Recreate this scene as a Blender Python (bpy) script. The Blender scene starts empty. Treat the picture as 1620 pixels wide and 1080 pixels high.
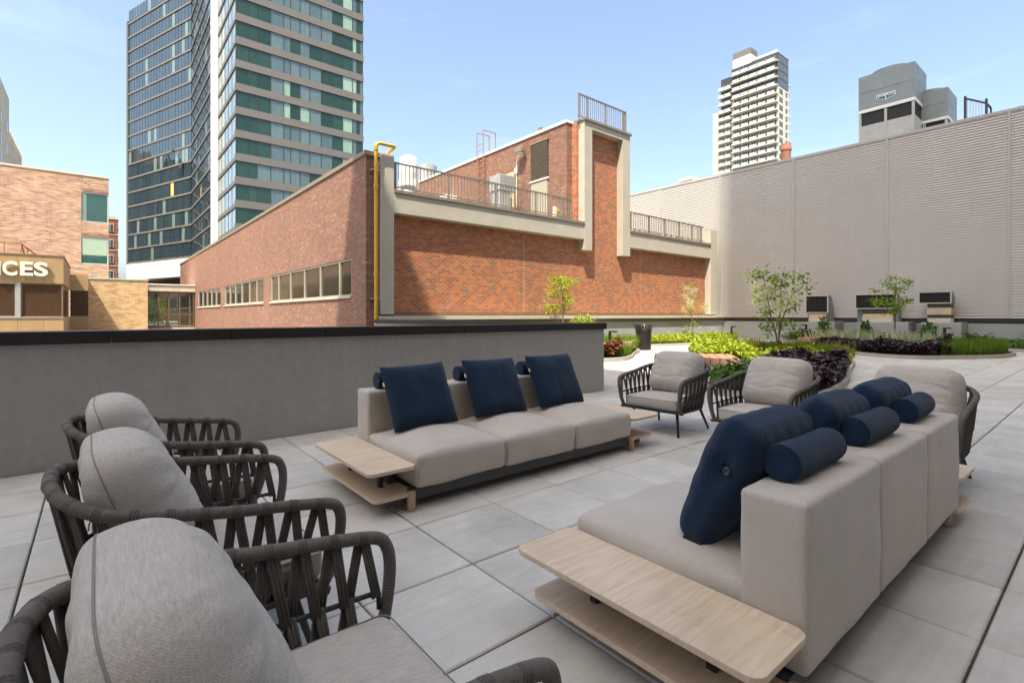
import bpy, bmesh, math, random
import numpy as np
from mathutils import Vector, Matrix, noise

random.seed(7)
rng = np.random.default_rng(7)
S = bpy.context.scene
COL = S.collection
R = math.radians

# ------------------------------------------------------------------ camera
cam_d = bpy.data.cameras.new('camera')
cam = bpy.data.objects.new('camera', cam_d)
COL.objects.link(cam)
cam.location = (0, 0, 1.317)
cam.rotation_euler = (R(90), 0, R(-39.44))
cam_d.sensor_width = 36.0
cam_d.lens = 799.0 / 1620.0 * 36.0
cam_d.shift_y = -42.2 / 1620.0
cam_d.clip_start = 0.05
cam_d.clip_end = 3000
S.camera = cam

# ------------------------------------------------------------------ light
SUN = Vector((0.48, 0.30, -1.0)).normalized()          # the way the light travels
elev = math.asin(-SUN.z)
W = bpy.data.worlds.new('World')
S.world = W
W.use_nodes = True
wn = W.node_tree
wn.nodes.clear()
sky = wn.nodes.new('ShaderNodeTexSky')
sky.sky_type = 'NISHITA'
sky.sun_disc = False
sky.sun_elevation = elev
sky.sun_rotation = math.atan2(-SUN.x, -SUN.y)
sky.air_density = 0.75
sky.dust_density = 4.4
sky.ozone_density = 0.55
bg = wn.nodes.new('ShaderNodeBackground')
bg.inputs['Strength'].default_value = 0.15
wo = wn.nodes.new('ShaderNodeOutputWorld')
tc = wn.nodes.new('ShaderNodeTexCoord')
mp = wn.nodes.new('ShaderNodeMapping')
mp.inputs['Scale'].default_value = (1.6, 1.6, 7.0)
nz = wn.nodes.new('ShaderNodeTexNoise')
nz.inputs['Scale'].default_value = 2.2
nz.inputs['Detail'].default_value = 7
nz.inputs['Roughness'].default_value = 0.6
rp = wn.nodes.new('ShaderNodeValToRGB')
rp.color_ramp.elements[0].position = 0.57
rp.color_ramp.elements[0].color = (0, 0, 0, 1)
rp.color_ramp.elements[1].position = 0.85
rp.color_ramp.elements[1].color = (0.07, 0.07, 0.07, 1)
mx = wn.nodes.new('ShaderNodeMix')
mx.data_type = 'RGBA'
mx.inputs[7].default_value = (6.5, 6.8, 7.2, 1)
wn.links.new(tc.outputs['Generated'], mp.inputs['Vector'])
wn.links.new(mp.outputs['Vector'], nz.inputs['Vector'])
wn.links.new(nz.outputs['Fac'], rp.inputs['Fac'])
wn.links.new(rp.outputs['Color'], mx.inputs[0])
wn.links.new(sky.outputs['Color'], mx.inputs[6])
wn.links.new(mx.outputs[2], bg.inputs['Color'])
wn.links.new(bg.outputs['Background'], wo.inputs['Surface'])

sd = bpy.data.lights.new('sun', 'SUN')
sd.energy = 3.2
sd.angle = R(0.42)
sd.color = (1.0, 0.93, 0.83)
so = bpy.data.objects.new('sun', sd)
COL.objects.link(so)
so.location = (-40, -25, 90)
so.rotation_euler = SUN.to_track_quat('-Z', 'Y').to_euler()

vs = S.view_settings
vs.view_transform = 'Standard'
vs.look = 'None'
vs.gamma = 1.0
vs.use_curve_mapping = False
vs.use_white_balance = True
vs.white_balance_temperature = 6850
vs.white_balance_tint = 4
vs.exposure = 1.58
S.render.engine = 'CYCLES'
S.cycles.use_denoising = True
S.cycles.max_bounces = 8
S.cycles.diffuse_bounces = 5
S.cycles.transparent_max_bounces = 12

# ------------------------------------------------------------------ materials
def new_mat(name):
    m = bpy.data.materials.new(name)
    m.use_nodes = True
    nt = m.node_tree
    p = nt.nodes['Principled BSDF']
    return m, nt, p

def N(nt, t, **kw):
    n = nt.nodes.new(t)
    for k, v in kw.items():
        setattr(n, k, v)
    return n

def L(nt, a, b):
    nt.links.new(a, b)

def math_n(nt, op, a, b=None, c=None):
    n = nt.nodes.new('ShaderNodeMath')
    n.operation = op
    for i, v in enumerate((a, b, c)):
        if v is None:
            continue
        if isinstance(v, (int, float)):
            n.inputs[i].default_value = v
        else:
            nt.links.new(v, n.inputs[i])
    return n.outputs[0]

def mixcol(nt, fac, a, b, blend='MIX'):
    n = nt.nodes.new('ShaderNodeMix')
    n.data_type = 'RGBA'
    n.blend_type = blend
    for i, v in ((0, fac), (6, a), (7, b)):
        if isinstance(v, (int, float)):
            n.inputs[i].default_value = v
        elif isinstance(v, tuple):
            n.inputs[i].default_value = (*v, 1) if len(v) == 3 else v
        else:
            nt.links.new(v, n.inputs[i])
    return n.outputs[2]

def coords(nt, kind='Object', scale=(1, 1, 1)):
    if kind == 'World':
        g = N(nt, 'ShaderNodeNewGeometry')
        o = g.outputs['Position']
    else:
        t = N(nt, 'ShaderNodeTexCoord')
        o = t.outputs[kind]
    m = N(nt, 'ShaderNodeMapping')
    m.inputs['Scale'].default_value = scale
    L(nt, o, m.inputs['Vector'])
    return m.outputs['Vector']

def noise_n(nt, vec, scale, detail=4, rough=0.55):
    n = N(nt, 'ShaderNodeTexNoise')
    n.inputs['Scale'].default_value = scale
    n.inputs['Detail'].default_value = detail
    n.inputs['Roughness'].default_value = rough
    L(nt, vec, n.inputs['Vector'])
    return n.outputs['Fac']

def bump_n(nt, p, height, strength=0.3, dist=0.01):
    b = N(nt, 'ShaderNodeBump')
    b.inputs['Strength'].default_value = strength
    b.inputs['Distance'].default_value = dist
    L(nt, height, b.inputs['Height'])
    L(nt, b.outputs['Normal'], p.inputs['Normal'])

def mul(c, f):
    return tuple(min(1.0, x * f) for x in c)

def plain(name, col, rough=0.6, var=0.15, scale=6.0, stretch=(1, 1, 1), metallic=0.0, bump=0.0, bscale=60.0,
          bdist=0.003, objrand=0.0, island=0.0, spec=0.5, kind='Object', fine=0.0, streaks=0.0):
    m, nt, p = new_mat(name)
    p.inputs['Roughness'].default_value = rough
    p.inputs['Metallic'].default_value = metallic
    p.inputs['Specular IOR Level'].default_value = spec
    v = coords(nt, kind, stretch)
    f = noise_n(nt, v, scale, 6, 0.6)
    f = math_n(nt, 'MULTIPLY_ADD', f, 1.8, -0.4)
    c = mixcol(nt, f, mul(col, 1 - var), mul(col, 1 + var))
    if streaks:
        f3 = noise_n(nt, coords(nt, 'World', (3.5, 3.5, 0.22)), 2.0, 6, 0.7)
        f3 = math_n(nt, 'MULTIPLY_ADD', f3, 2 * streaks, 1 - streaks)
        c = mixcol(nt, 1.0, c, f3, 'MULTIPLY')
    if fine:
        f2 = noise_n(nt, v, scale * 22, 2, 0.5)
        f2 = math_n(nt, 'MULTIPLY_ADD', f2, 2 * fine, 1 - fine)
        c = mixcol(nt, 1.0, c, f2, 'MULTIPLY')
    for amt, src in ((objrand, 'o'), (island, 'i')):
        if amt:
            if src == 'o':
                r = N(nt, 'ShaderNodeObjectInfo').outputs['Random']
            else:
                r = N(nt, 'ShaderNodeNewGeometry').outputs['Random Per Island']
            k = math_n(nt, 'MULTIPLY_ADD', r, 2 * amt, 1 - amt)
            c = mixcol(nt, 1.0, c, k, 'MULTIPLY')
    L(nt, c, p.inputs['Base Color'])
    if bump:
        bump_n(nt, p, noise_n(nt, v, bscale, 3, 0.6), bump, bdist)
    return m

def brick_mat(name, cols, mortar, w=0.2, h=0.08, mw=0.055, mh=0.13, weather=0.25, bump=0.5):
    """cols: list of (position, colour) for a stepped ramp picked per brick."""
    m, nt, p = new_mat(name)
    p.inputs['Roughness'].default_value = 0.85
    g = N(nt, 'ShaderNodeNewGeometry')
    s = N(nt, 'ShaderNodeSeparateXYZ')
    L(nt, g.outputs['Position'], s.inputs[0])
    a = math_n(nt, 'ADD', s.outputs['X'], s.outputs['Y'])
    row_f = math_n(nt, 'DIVIDE', s.outputs['Z'], h)
    row = math_n(nt, 'FLOOR', row_f)
    off = math_n(nt, 'MULTIPLY', math_n(nt, 'FLOORED_MODULO', row, 2.0), 0.5)
    xs = math_n(nt, 'ADD', math_n(nt, 'DIVIDE', a, w), off)
    colm = math_n(nt, 'FLOOR', xs)
    fx = math_n(nt, 'FRACT', xs)
    fy = math_n(nt, 'FRACT', row_f)
    cb = N(nt, 'ShaderNodeCombineXYZ')
    L(nt, colm, cb.inputs[0]); L(nt, row, cb.inputs[1])
    wnz = N(nt, 'ShaderNodeTexWhiteNoise', noise_dimensions='2D')
    L(nt, cb.outputs[0], wnz.inputs['Vector'])
    rmp = N(nt, 'ShaderNodeValToRGB')
    rmp.color_ramp.interpolation = 'CONSTANT'
    els = rmp.color_ramp.elements
    while len(els) < len(cols):
        els.new(0.5)
    for e, (po, c) in zip(els, cols):
        e.position = po; e.color = (*c, 1)
    L(nt, wnz.outputs['Value'], rmp.inputs['Fac'])
    mm = math_n(nt, 'MAXIMUM', math_n(nt, 'LESS_THAN', fx, mw), math_n(nt, 'LESS_THAN', fy, mh))
    v = coords(nt, 'World')
    big = noise_n(nt, v, 0.5, 6, 0.65)
    fine = noise_n(nt, v, 25, 3, 0.6)
    k = math_n(nt, 'ADD', math_n(nt, 'MULTIPLY_ADD', big, 2 * weather, 1 - weather),
               math_n(nt, 'MULTIPLY_ADD', fine, 0.3, -0.15))
    c = mixcol(nt, 1.0, rmp.outputs['Color'], k, 'MULTIPLY')
    c = mixcol(nt, mm, c, mortar)
    L(nt, c, p.inputs['Base Color'])
    inv = math_n(nt, 'SUBTRACT', 1.0, mm)
    bump_n(nt, p, inv, bump, 0.008)
    return m

def fabric_mat(name, col, heather=0.14, pitch=900.0, stretch=(1, 1, 1), rough=0.9, sheen=0.25, bump=0.25, weave=0.0085, weave_amt=0.07):
    m, nt, p = new_mat(name)
    p.inputs['Roughness'].default_value = rough
    p.inputs['Specular IOR Level'].default_value = 0.2
    p.inputs['Sheen Weight'].default_value = sheen
    p.inputs['Sheen Roughness'].default_value = 0.5
    v = coords(nt, 'Object', stretch)
    a = noise_n(nt, v, 120, 3, 0.7)
    b = noise_n(nt, coords(nt, 'Object'), 5, 4, 0.6)
    k = math_n(nt, 'ADD', math_n(nt, 'MULTIPLY_ADD', a, 2.4 * heather, 1 - 1.2 * heather),
               math_n(nt, 'MULTIPLY_ADD', b, 0.24, -0.12))
    c = mixcol(nt, 1.0, col, k, 'MULTIPLY')
    L(nt, c, p.inputs['Base Color'])
    sp = N(nt, 'ShaderNodeSeparateXYZ')
    L(nt, coords(nt, 'Object'), sp.inputs[0])
    kk = 2 * math.pi / weave
    jit = math_n(nt, 'MULTIPLY', b, 3.0)
    ws = [math_n(nt, 'SINE', math_n(nt, 'ADD', math_n(nt, 'MULTIPLY', sp.outputs[i], kk), jit)) for i in range(3)]
    prod = math_n(nt, 'ADD', math_n(nt, 'ADD', math_n(nt, 'MULTIPLY', ws[0], ws[2]), math_n(nt, 'MULTIPLY', ws[1], ws[2])), math_n(nt, 'MULTIPLY', ws[0], ws[1]))
    c = mixcol(nt, 1.0, c, math_n(nt, 'MULTIPLY_ADD', prod, weave_amt, 1.0), 'MULTIPLY')
    L(nt, c, p.inputs['Base Color'])
    h = math_n(nt, 'ADD', prod, math_n(nt, 'MULTIPLY', a, 2.0))
    h2 = math_n(nt, 'ADD', h, math_n(nt, 'MULTIPLY', b, 3.0))
    bump_n(nt, p, h2, bump, 0.0015)
    return m

def wood_mat(name, col, dark, scale=(1, 14, 14), rough=0.55, stain=False):
    m, nt, p = new_mat(name)
    p.inputs['Roughness'].default_value = rough
    v = coords(nt, 'Object', scale)
    g = noise_n(nt, v, 3.0, 8, 0.65)
    g = math_n(nt, 'MULTIPLY_ADD', g, 2.4, -0.7)
    g2 = noise_n(nt, coords(nt, 'Object', (1.5, 1.5, 1.5)), 2.0, 5, 0.7)
    c = mixcol(nt, g, dark, col)
    k = math_n(nt, 'MULTIPLY_ADD', g2, 0.5, 0.75)
    c = mixcol(nt, 1.0, c, k, 'MULTIPLY')
    if stain:
        s = noise_n(nt, coords(nt, 'Object', (5, 2, 2)), 1.7, 8, 0.75)
        s = math_n(nt, 'SMOOTH_MAX', math_n(nt, 'MULTIPLY_ADD', s, 6, -3.6), 0.0, 0.1)
        s = math_n(nt, 'MINIMUM', s, 0.55)
        c = mixcol(nt, s, c, mul(col, 0.55))
    L(nt, c, p.inputs['Base Color'])
    bump_n(nt, p, g, 0.12, 0.001)
    return m

def glass_mat(name, c0, c1, rough=0.04, spec=0.6, blind=None, blind_share=0.2, src='o', metal=0.0, grime=0.0):
    """opaque dark architectural glass with a per-pane tint; some panes show a pale blind behind."""
    m, nt, p = new_mat(name)
    p.inputs['Roughness'].default_value = rough
    p.inputs['IOR'].default_value = 1.52
    p.inputs['Specular IOR Level'].default_value = spec
    p.inputs['Metallic'].default_value = metal
    if src == 'o':
        r = N(nt, 'ShaderNodeObjectInfo').outputs['Random']
    else:
        r = N(nt, 'ShaderNodeNewGeometry').outputs['Random Per Island']
    c = mixcol(nt, r, c0, c1)
    if blind:
        r2 = math_n(nt, 'FRACT', math_n(nt, 'MULTIPLY', r, 17.31))
        b = math_n(nt, 'LESS_THAN', r2, blind_share)
        c = mixcol(nt, b, c, blind)
    g = noise_n(nt, coords(nt, 'World', (3, 3, 0.6)), 1.2, 4, 0.6)
    k = math_n(nt, 'MULTIPLY_ADD', g, 0.7, 0.65)
    c = mixcol(nt, 1.0, c, k, 'MULTIPLY')
    L(nt, c, p.inputs['Base Color'])
    if grime:
        L(nt, math_n(nt, 'MULTIPLY_ADD', g, grime, rough), p.inputs['Roughness'])
    wv = noise_n(nt, coords(nt, 'World'), 0.9, 2, 0.5)
    bump_n(nt, p, wv, 0.12, 0.02)
    return m

def clear_glass(name, tint=(0.75, 0.85, 0.82), refl=0.12):
    m = bpy.data.materials.new(name)
    m.use_nodes = True
    nt = m.node_tree
    nt.nodes.clear()
    o = N(nt, 'ShaderNodeOutputMaterial')
    t = N(nt, 'ShaderNodeBsdfTransparent'); t.inputs[0].default_value = (*tint, 1)
    g = N(nt, 'ShaderNodeBsdfGlossy'); g.inputs['Roughness'].default_value = 0.02
    f = N(nt, 'ShaderNodeLayerWeight'); f.inputs['Blend'].default_value = 0.25
    mxs = N(nt, 'ShaderNodeMixShader')
    L(nt, math_n(nt, 'MULTIPLY_ADD', f.outputs['Fresnel'], 0.9, refl), mxs.inputs[0])
    L(nt, t.outputs[0], mxs.inputs[1]); L(nt, g.outputs[0], mxs.inputs[2])
    L(nt, mxs.outputs[0], o.inputs['Surface'])
    return m

def leaf_mat(name, cols, trans=0.35, rough=0.5):
    m, nt, p = new_mat(name)
    p.inputs['Roughness'].default_value = rough
    p.inputs['Specular IOR Level'].default_value = 0.35
    r = N(nt, 'ShaderNodeNewGeometry').outputs['Random Per Island']
    rmp = N(nt, 'ShaderNodeValToRGB')
    els = rmp.color_ramp.elements
    while len(els) < len(cols):
        els.new(0.5)
    for i, (e, c) in enumerate(zip(els, cols)):
        e.position = i / max(1, len(cols) - 1); e.color = (*c, 1)
    L(nt, r, rmp.inputs['Fac'])
    L(nt, rmp.outputs['Color'], p.inputs['Base Color'])
    t = N(nt, 'ShaderNodeBsdfTranslucent')
    L(nt, mixcol(nt, 1.0, rmp.outputs['Color'], (1.0, 1.0, 0.55), 'MULTIPLY'), t.inputs['Color'])
    mxs = N(nt, 'ShaderNodeMixShader'); mxs.inputs[0].default_value = trans
    o = nt.nodes['Material Output']
    L(nt, p.outputs[0], mxs.inputs[1]); L(nt, t.outputs[0], mxs.inputs[2])
    L(nt, mxs.outputs[0], o.inputs['Surface'])
    return m

M = {}
# paving
def paver_mat():
    m, nt, p = new_mat('concrete_paver')
    p.inputs['Roughness'].default_value = 0.52
    r = N(nt, 'ShaderNodeObjectInfo').outputs['Random']
    ri = N(nt, 'ShaderNodeNewGeometry').outputs['Random Per Island']
    rr = math_n(nt, 'FRACT', math_n(nt, 'ADD', r, ri))
    v = coords(nt, 'World', (1, 1, 1))
    cbn = N(nt, 'ShaderNodeVectorMath', operation='ADD')
    sc = N(nt, 'ShaderNodeCombineXYZ')
    L(nt, math_n(nt, 'MULTIPLY', rr, 37.0), sc.inputs[0]); L(nt, math_n(nt, 'MULTIPLY', rr, 91.0), sc.inputs[1])
    L(nt, v, cbn.inputs[0]); L(nt, sc.outputs[0], cbn.inputs[1])
    mpn = N(nt, 'ShaderNodeMapping'); mpn.inputs['Scale'].default_value = (1.2, 16, 1)
    L(nt, cbn.outputs[0], mpn.inputs['Vector'])
    streak = noise_n(nt, mpn.outputs['Vector'], 1.6, 6, 0.65)
    blot = noise_n(nt, cbn.outputs[0], 2.6, 7, 0.62)
    fine = noise_n(nt, cbn.outputs[0], 60, 3, 0.7)
    k = math_n(nt, 'MULTIPLY_ADD', streak, 0.34, 0.83)
    k = math_n(nt, 'ADD', k, math_n(nt, 'MULTIPLY_ADD', blot, 0.75, -0.38))
    k = math_n(nt, 'ADD', k, math_n(nt, 'MULTIPLY_ADD', fine, 0.24, -0.12))
    k = math_n(nt, 'ADD', k, math_n(nt, 'MULTIPLY_ADD', rr, 0.20, -0.12))
    wet = noise_n(nt, coords(nt, 'World', (0.9, 0.6, 1)), 1.1, 8, 0.72)
    wet = math_n(nt, 'MINIMUM', math_n(nt, 'MAXIMUM', math_n(nt, 'MULTIPLY_ADD', wet, 5.0, -2.6), 0.0), 1.0)
    k = math_n(nt, 'SUBTRACT', k, math_n(nt, 'MULTIPLY', wet, 0.17))
    spot = noise_n(nt, cbn.outputs[0], 23, 2, 0.5)
    spot = math_n(nt, 'MINIMUM', math_n(nt, 'MAXIMUM', math_n(nt, 'MULTIPLY_ADD', spot, 14.0, -10.2), 0.0), 1.0)
    k = math_n(nt, 'SUBTRACT', k, math_n(nt, 'MULTIPLY', spot, 0.30))
    c = mixcol(nt, 1.0, (0.53, 0.498, 0.445), k, 'MULTIPLY')
    # pale scuffs
    sp = noise_n(nt, cbn.outputs[0], 9, 6, 0.8)
    sp = math_n(nt, 'MAXIMUM', math_n(nt, 'MULTIPLY_ADD', sp, 9, -6.1), 0.0)
    sp = math_n(nt, 'MINIMUM', sp, 0.5)
    c = mixcol(nt, sp, c, (0.5, 0.5, 0.48))
    L(nt, c, p.inputs['Base Color'])
    bump_n(nt, p, math_n(nt, 'ADD', fine, math_n(nt, 'MULTIPLY', streak, 1.0)), 0.25, 0.002)
    return m
M['paver'] = paver_mat()
M['joint'] = plain('dark_joint_grit', (0.05, 0.047, 0.042), 0.95, 0.3, 20)  # dark grit colour of the joints between pavers
M['stucco'] = plain('grey_stucco', (0.36, 0.338, 0.308), 0.92, 0.09, 0.7, stretch=(1, 1, 0.8), bump=0.6, bscale=200, bdist=0.003, fine=0.12, kind='World', streaks=0.10)
M['stucco_pale'] = plain('pale_grey_stucco', (0.33, 0.335, 0.33), 0.92, 0.08, 1.0, bump=0.3, bscale=160, kind='World', fine=0.06)
M['black_metal'] = plain('black_coping_metal', (0.018, 0.015, 0.013), 0.42, 0.25, 3, spec=0.4)
M['dark_metal'] = plain('charcoal_metal', (0.035, 0.035, 0.036), 0.45, 0.15, 8)
M['bronze'] = plain('brown_metal_flashing', (0.16, 0.105, 0.06), 0.5, 0.2, 3)
M['cap'] = plain('limestone_cap', (0.50, 0.45, 0.37), 0.8, 0.12, 2, bump=0.2, kind='World')
M['vent_tan'] = plain('tan_vent_curb', (0.52, 0.41, 0.25), 0.6, 0.15, 4)
M['concrete'] = plain('painted_beige_concrete', (0.43, 0.385, 0.32), 0.85, 0.10, 1.5, bump=0.3, bscale=40, kind='World', fine=0.06)
M['coping_brown'] = plain('brown_coping', (0.21, 0.17, 0.125), 0.6, 0.15, 3)
M['white_coping'] = plain('white_coping', (0.72, 0.70, 0.66), 0.6, 0.08, 4)
BR_O = [(0.0, (0.410, 0.120, 0.041)), (0.26, (0.354, 0.092, 0.035)), (0.46, (0.438, 0.150, 0.046)), (0.62, (0.291, 0.076, 0.035)),
        (0.76, (0.221, 0.088, 0.049)), (0.89, (0.256, 0.120, 0.071))]
M['brick_orange'] = brick_mat('orange_mixed_brick', BR_O, (0.44, 0.34, 0.25))
BR_R = [(0.0, (0.216, 0.100, 0.062)), (0.25, (0.188, 0.084, 0.054)), (0.5, (0.240, 0.116, 0.072)), (0.7, (0.164, 0.072, 0.050)),
        (0.88, (0.168, 0.088, 0.068)), (0.97, (0.296, 0.168, 0.112))]
M['brick_red'] = brick_mat('weathered_red_brick', BR_R, (0.27, 0.205, 0.16), weather=0.26)
BR_T = [(0.0, (0.40, 0.24, 0.16)), (0.3, (0.33, 0.19, 0.125)), (0.55, (0.45, 0.29, 0.20)), (0.8, (0.26, 0.16, 0.115)), (0.93, (0.50, 0.34, 0.25))]
M['brick_tan'] = brick_mat('tan_brick', BR_T, (0.40, 0.30, 0.22), w=0.42, h=0.1, weather=0.2)
BR_Y = [(0.0, (0.50, 0.33, 0.165)), (0.35, (0.44, 0.285, 0.14)), (0.6, (0.55, 0.38, 0.20)), (0.85, (0.37, 0.225, 0.11))]
M['brick_yellow'] = brick_mat('yellow_brick', BR_Y, (0.45, 0.33, 0.2), w=0.32, h=0.11, weather=0.15)
BR_A = [(0.0, (0.23, 0.085, 0.055)), (0.5, (0.19, 0.07, 0.05)), (0.8, (0.28, 0.12, 0.08))]
M['brick_far'] = brick_mat('far_red_brick', BR_A, (0.25, 0.15, 0.11), w=0.4, h=0.2)
BR_P = [(0.0, (0.55, 0.43, 0.27)), (0.5, (0.48, 0.36, 0.22)), (0.8, (0.6, 0.49, 0.33))]
M['brick_patch'] = brick_mat('pale_patch_brick', BR_P, (0.25, 0.17, 0.12), w=0.2, h=0.1)
M['siding'] = plain('beige_metal_siding', (0.455, 0.42, 0.39), 0.5, 0.05, 0.7, kind='World', objrand=0.06, spec=0.4, streaks=0.07)
M['siding_trim'] = plain('siding_trim_grey', (0.40, 0.38, 0.36), 0.5, 0.08, 2)
M['glass_dark'] = glass_mat('dark_window_glass', (0.02, 0.022, 0.02), (0.05, 0.045, 0.035), rough=0.06, spec=0.7, grime=0.06)
M['glass_green'] = glass_mat('green_tower_glass', (0.010, 0.036, 0.028), (0.020, 0.058, 0.046), spec=0.4)
M['glass_mid'] = glass_mat('blue_grey_tower_glass', (0.06, 0.105, 0.12), (0.10, 0.15, 0.165), spec=0.5)
M['glass_blind'] = glass_mat('blind_backed_tower_glass', (0.20, 0.31, 0.255), (0.25, 0.36, 0.30), spec=0.4)
M['glass_blue'] = glass_mat('blue_tower_glass', (0.012, 0.028, 0.042), (0.022, 0.045, 0.055), spec=1.0, blind=(0.12, 0.18, 0.16), blind_share=0.07, src='i')
M['glass_side'] = glass_mat('pale_blue_tower_glass', (0.16, 0.22, 0.25), (0.21, 0.28, 0.31), spec=0.7)
M['glass_teal'] = glass_mat('teal_window_glass', (0.02, 0.07, 0.06), (0.03, 0.08, 0.07), spec=0.6)
M['glass_brown'] = glass_mat('brown_tinted_glass', (0.085, 0.048, 0.026), (0.06, 0.034, 0.02), spec=0.4, rough=0.12)
M['glass_condo'] = glass_mat('condo_window_glass', (0.03, 0.035, 0.05), (0.10, 0.12, 0.13), spec=0.5, src='i')
M['glass_rail'] = glass_mat('balcony_rail_glass', (0.30, 0.37, 0.37), (0.42, 0.48, 0.46), spec=0.5, src='i')
M['glass_clear'] = clear_glass('clear_entrance_glass')
M['spandrel'] = plain('grey_spandrel_metal', (0.125, 0.117, 0.106), 0.5, 0.06, 1, kind='World')
M['slab_white'] = plain('pale_rendered_slab', (0.70, 0.65, 0.58), 0.8, 0.1, 0.6, kind='World')
M['white_panel'] = plain('white_facade_panel', (0.60, 0.59, 0.575), 0.5, 0.04, 1, kind='World')
M['condo_white'] = plain('cream_condo_concrete', (0.46, 0.425, 0.36), 0.8, 0.06, 0.4, kind='World')
M['pale_concrete'] = plain('weathered_pale_concrete', (0.46, 0.42, 0.37), 0.85, 0.18, 0.8, kind='World', fine=0.1)
M['tan_metal'] = plain('tan_metal_panel', (0.33, 0.22, 0.105), 0.5, 0.12, 0.9, stretch=(3, 3, 0.5), kind='World')
M['letter'] = plain('weathered_white_letter', (0.62, 0.58, 0.51), 0.6, 0.08, 6)
M['copper_green'] = plain('verdigris_coping', (0.33, 0.42, 0.33), 0.7, 0.15, 2)
M['yellow_paint'] = plain('yellow_gas_pipe_paint', (0.56, 0.34, 0.02), 0.45, 0.12, 5)
M['galv'] = plain('galvanised_metal', (0.42, 0.42, 0.41), 0.42, 0.2, 3, metallic=0.5)
M['white_metal'] = plain('white_painted_metal', (0.74, 0.72, 0.67), 0.45, 0.07, 4)
M['rust'] = plain('rusty_steel', (0.30, 0.12, 0.055), 0.8, 0.35, 12)
M['cool_grey'] = plain('grey_green_galvanised_panel', (0.21, 0.24, 0.24), 0.5, 0.14, 1.2, kind='World', fine=0.05)
M['cool_pale'] = plain('pale_dirty_panel', (0.42, 0.41, 0.38), 0.55, 0.15, 1.5, kind='World')
M['logo_teal'] = plain('teal_sign_enamel', (0.01, 0.13, 0.16), 0.4, 0.05, 4)
M['railing'] = plain('taupe_railing_paint', (0.19, 0.165, 0.135), 0.5, 0.1, 5)
M['door_greige'] = plain('greige_door_paint', (0.36, 0.325, 0.26), 0.6, 0.05, 2)
M['roofing'] = plain('grey_roofing', (0.25, 0.24, 0.23), 0.9, 0.15, 1.0, kind='World')
M['ground'] = plain('city_ground', (0.16, 0.155, 0.15), 0.9, 0.2, 0.3, kind='World')
M['interior'] = plain('pale_interior', (0.55, 0.52, 0.45), 0.8, 0.15, 1.0)
M['black'] = plain('near_black', (0.012, 0.012, 0.012), 0.7, 0.1, 4)
# furniture
M['sofa'] = fabric_mat('taupe_sofa_fabric', (0.50, 0.44, 0.375), heather=0.10, weave=0.0066, weave_amt=0.06, bump=0.3)
M['cushion'] = fabric_mat('heather_grey_cushion_fabric', (0.45, 0.40, 0.345), heather=0.36, stretch=(0.18, 1.5, 1.5), weave=0.005, weave_amt=0.03)
M['seam'] = plain('seam_thread', (0.22, 0.20, 0.18), 0.9, 0.1, 30)
M['sofa_seam'] = plain('sofa_piping', (0.30, 0.27, 0.245), 0.9, 0.1, 30)
M['navy'] = fabric_mat('navy_cushion_fabric', (0.006, 0.022, 0.050), heather=0.35, weave=0.006, weave_amt=0.12, sheen=0.12, bump=0.5)
M['navy_seam'] = plain('navy_seam_thread', (0.004, 0.010, 0.022), 0.9, 0.1, 30)
M['rope'] = plain('dark_grey_rope', (0.135, 0.118, 0.10), 0.85, 0.22, 60, bump=0.7, bscale=500, bdist=0.002, fine=0.25)
M['strap'] = plain('dark_grey_cord', (0.092, 0.079, 0.067), 0.88, 0.25, 50, bump=0.7, bscale=450, bdist=0.002, fine=0.25)
M['frame'] = plain('powder_coated_frame', (0.022, 0.021, 0.021), 0.45, 0.1, 8)
M['base'] = plain('graphite_base_bar', (0.045, 0.045, 0.046), 0.5, 0.1, 6)
M['oak'] = wood_mat('bleached_teak', (0.70, 0.565, 0.41), (0.54, 0.405, 0.27), stain=True)
M['oak_leg'] = wood_mat('teak_leg', (0.52, 0.38, 0.245), (0.40, 0.27, 0.16), scale=(14, 14, 1.5))
M['button'] = plain('dark_button', (0.03, 0.032, 0.036), 0.35, 0.1, 30)
M['label_tag'] = plain('black_label_tag', (0.012, 0.012, 0.014), 0.8, 0.1, 30)
M['white_tag'] = plain('white_label_tag', (0.6, 0.6, 0.6), 0.8, 0.05, 30)
M['bench'] = wood_mat('salmon_bench_timber', (0.40, 0.225, 0.145), (0.30, 0.15, 0.09), scale=(2, 12, 12), rough=0.65)
M['soil'] = plain('dark_soil', (0.055, 0.042, 0.03), 0.95, 0.4, 12, bump=0.8, bscale=30, bdist=0.02)
M['kerb'] = plain('planter_kerb', (0.36, 0.33, 0.29), 0.8, 0.12, 4)
M['bark'] = plain('grey_brown_bark', (0.17, 0.12, 0.085), 0.9, 0.3, 25, bump=0.6, bscale=60)
M['leaf_hosta'] = leaf_mat('chartreuse_leaves', [(0.15, 0.24, 0.015), (0.30, 0.37, 0.025), (0.42, 0.44, 0.035), (0.22, 0.29, 0.02), (0.38, 0.40, 0.05)])
M['leaf_green'] = leaf_mat('mid_green_leaves', [(0.05, 0.11, 0.015), (0.08, 0.16, 0.02), (0.11, 0.20, 0.025), (0.06, 0.12, 0.02)])
M['leaf_lime'] = leaf_mat('lime_leaves', [(0.22, 0.30, 0.015), (0.32, 0.38, 0.02), (0.40, 0.43, 0.04), (0.26, 0.34, 0.02)])  # yellow-green is the leaves' own colour
M['leaf_tree'] = leaf_mat('fringe_tree_leaves', [(0.11, 0.20, 0.018), (0.19, 0.29, 0.022), (0.26, 0.35, 0.03), (0.14, 0.24, 0.02)])
M['leaf_purple'] = leaf_mat('dark_purple_leaves', [(0.032, 0.014, 0.018), (0.045, 0.015, 0.020), (0.022, 0.012, 0.018), (0.06, 0.024, 0.022), (0.028, 0.018, 0.022)], trans=0.06, rough=0.28)
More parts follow.
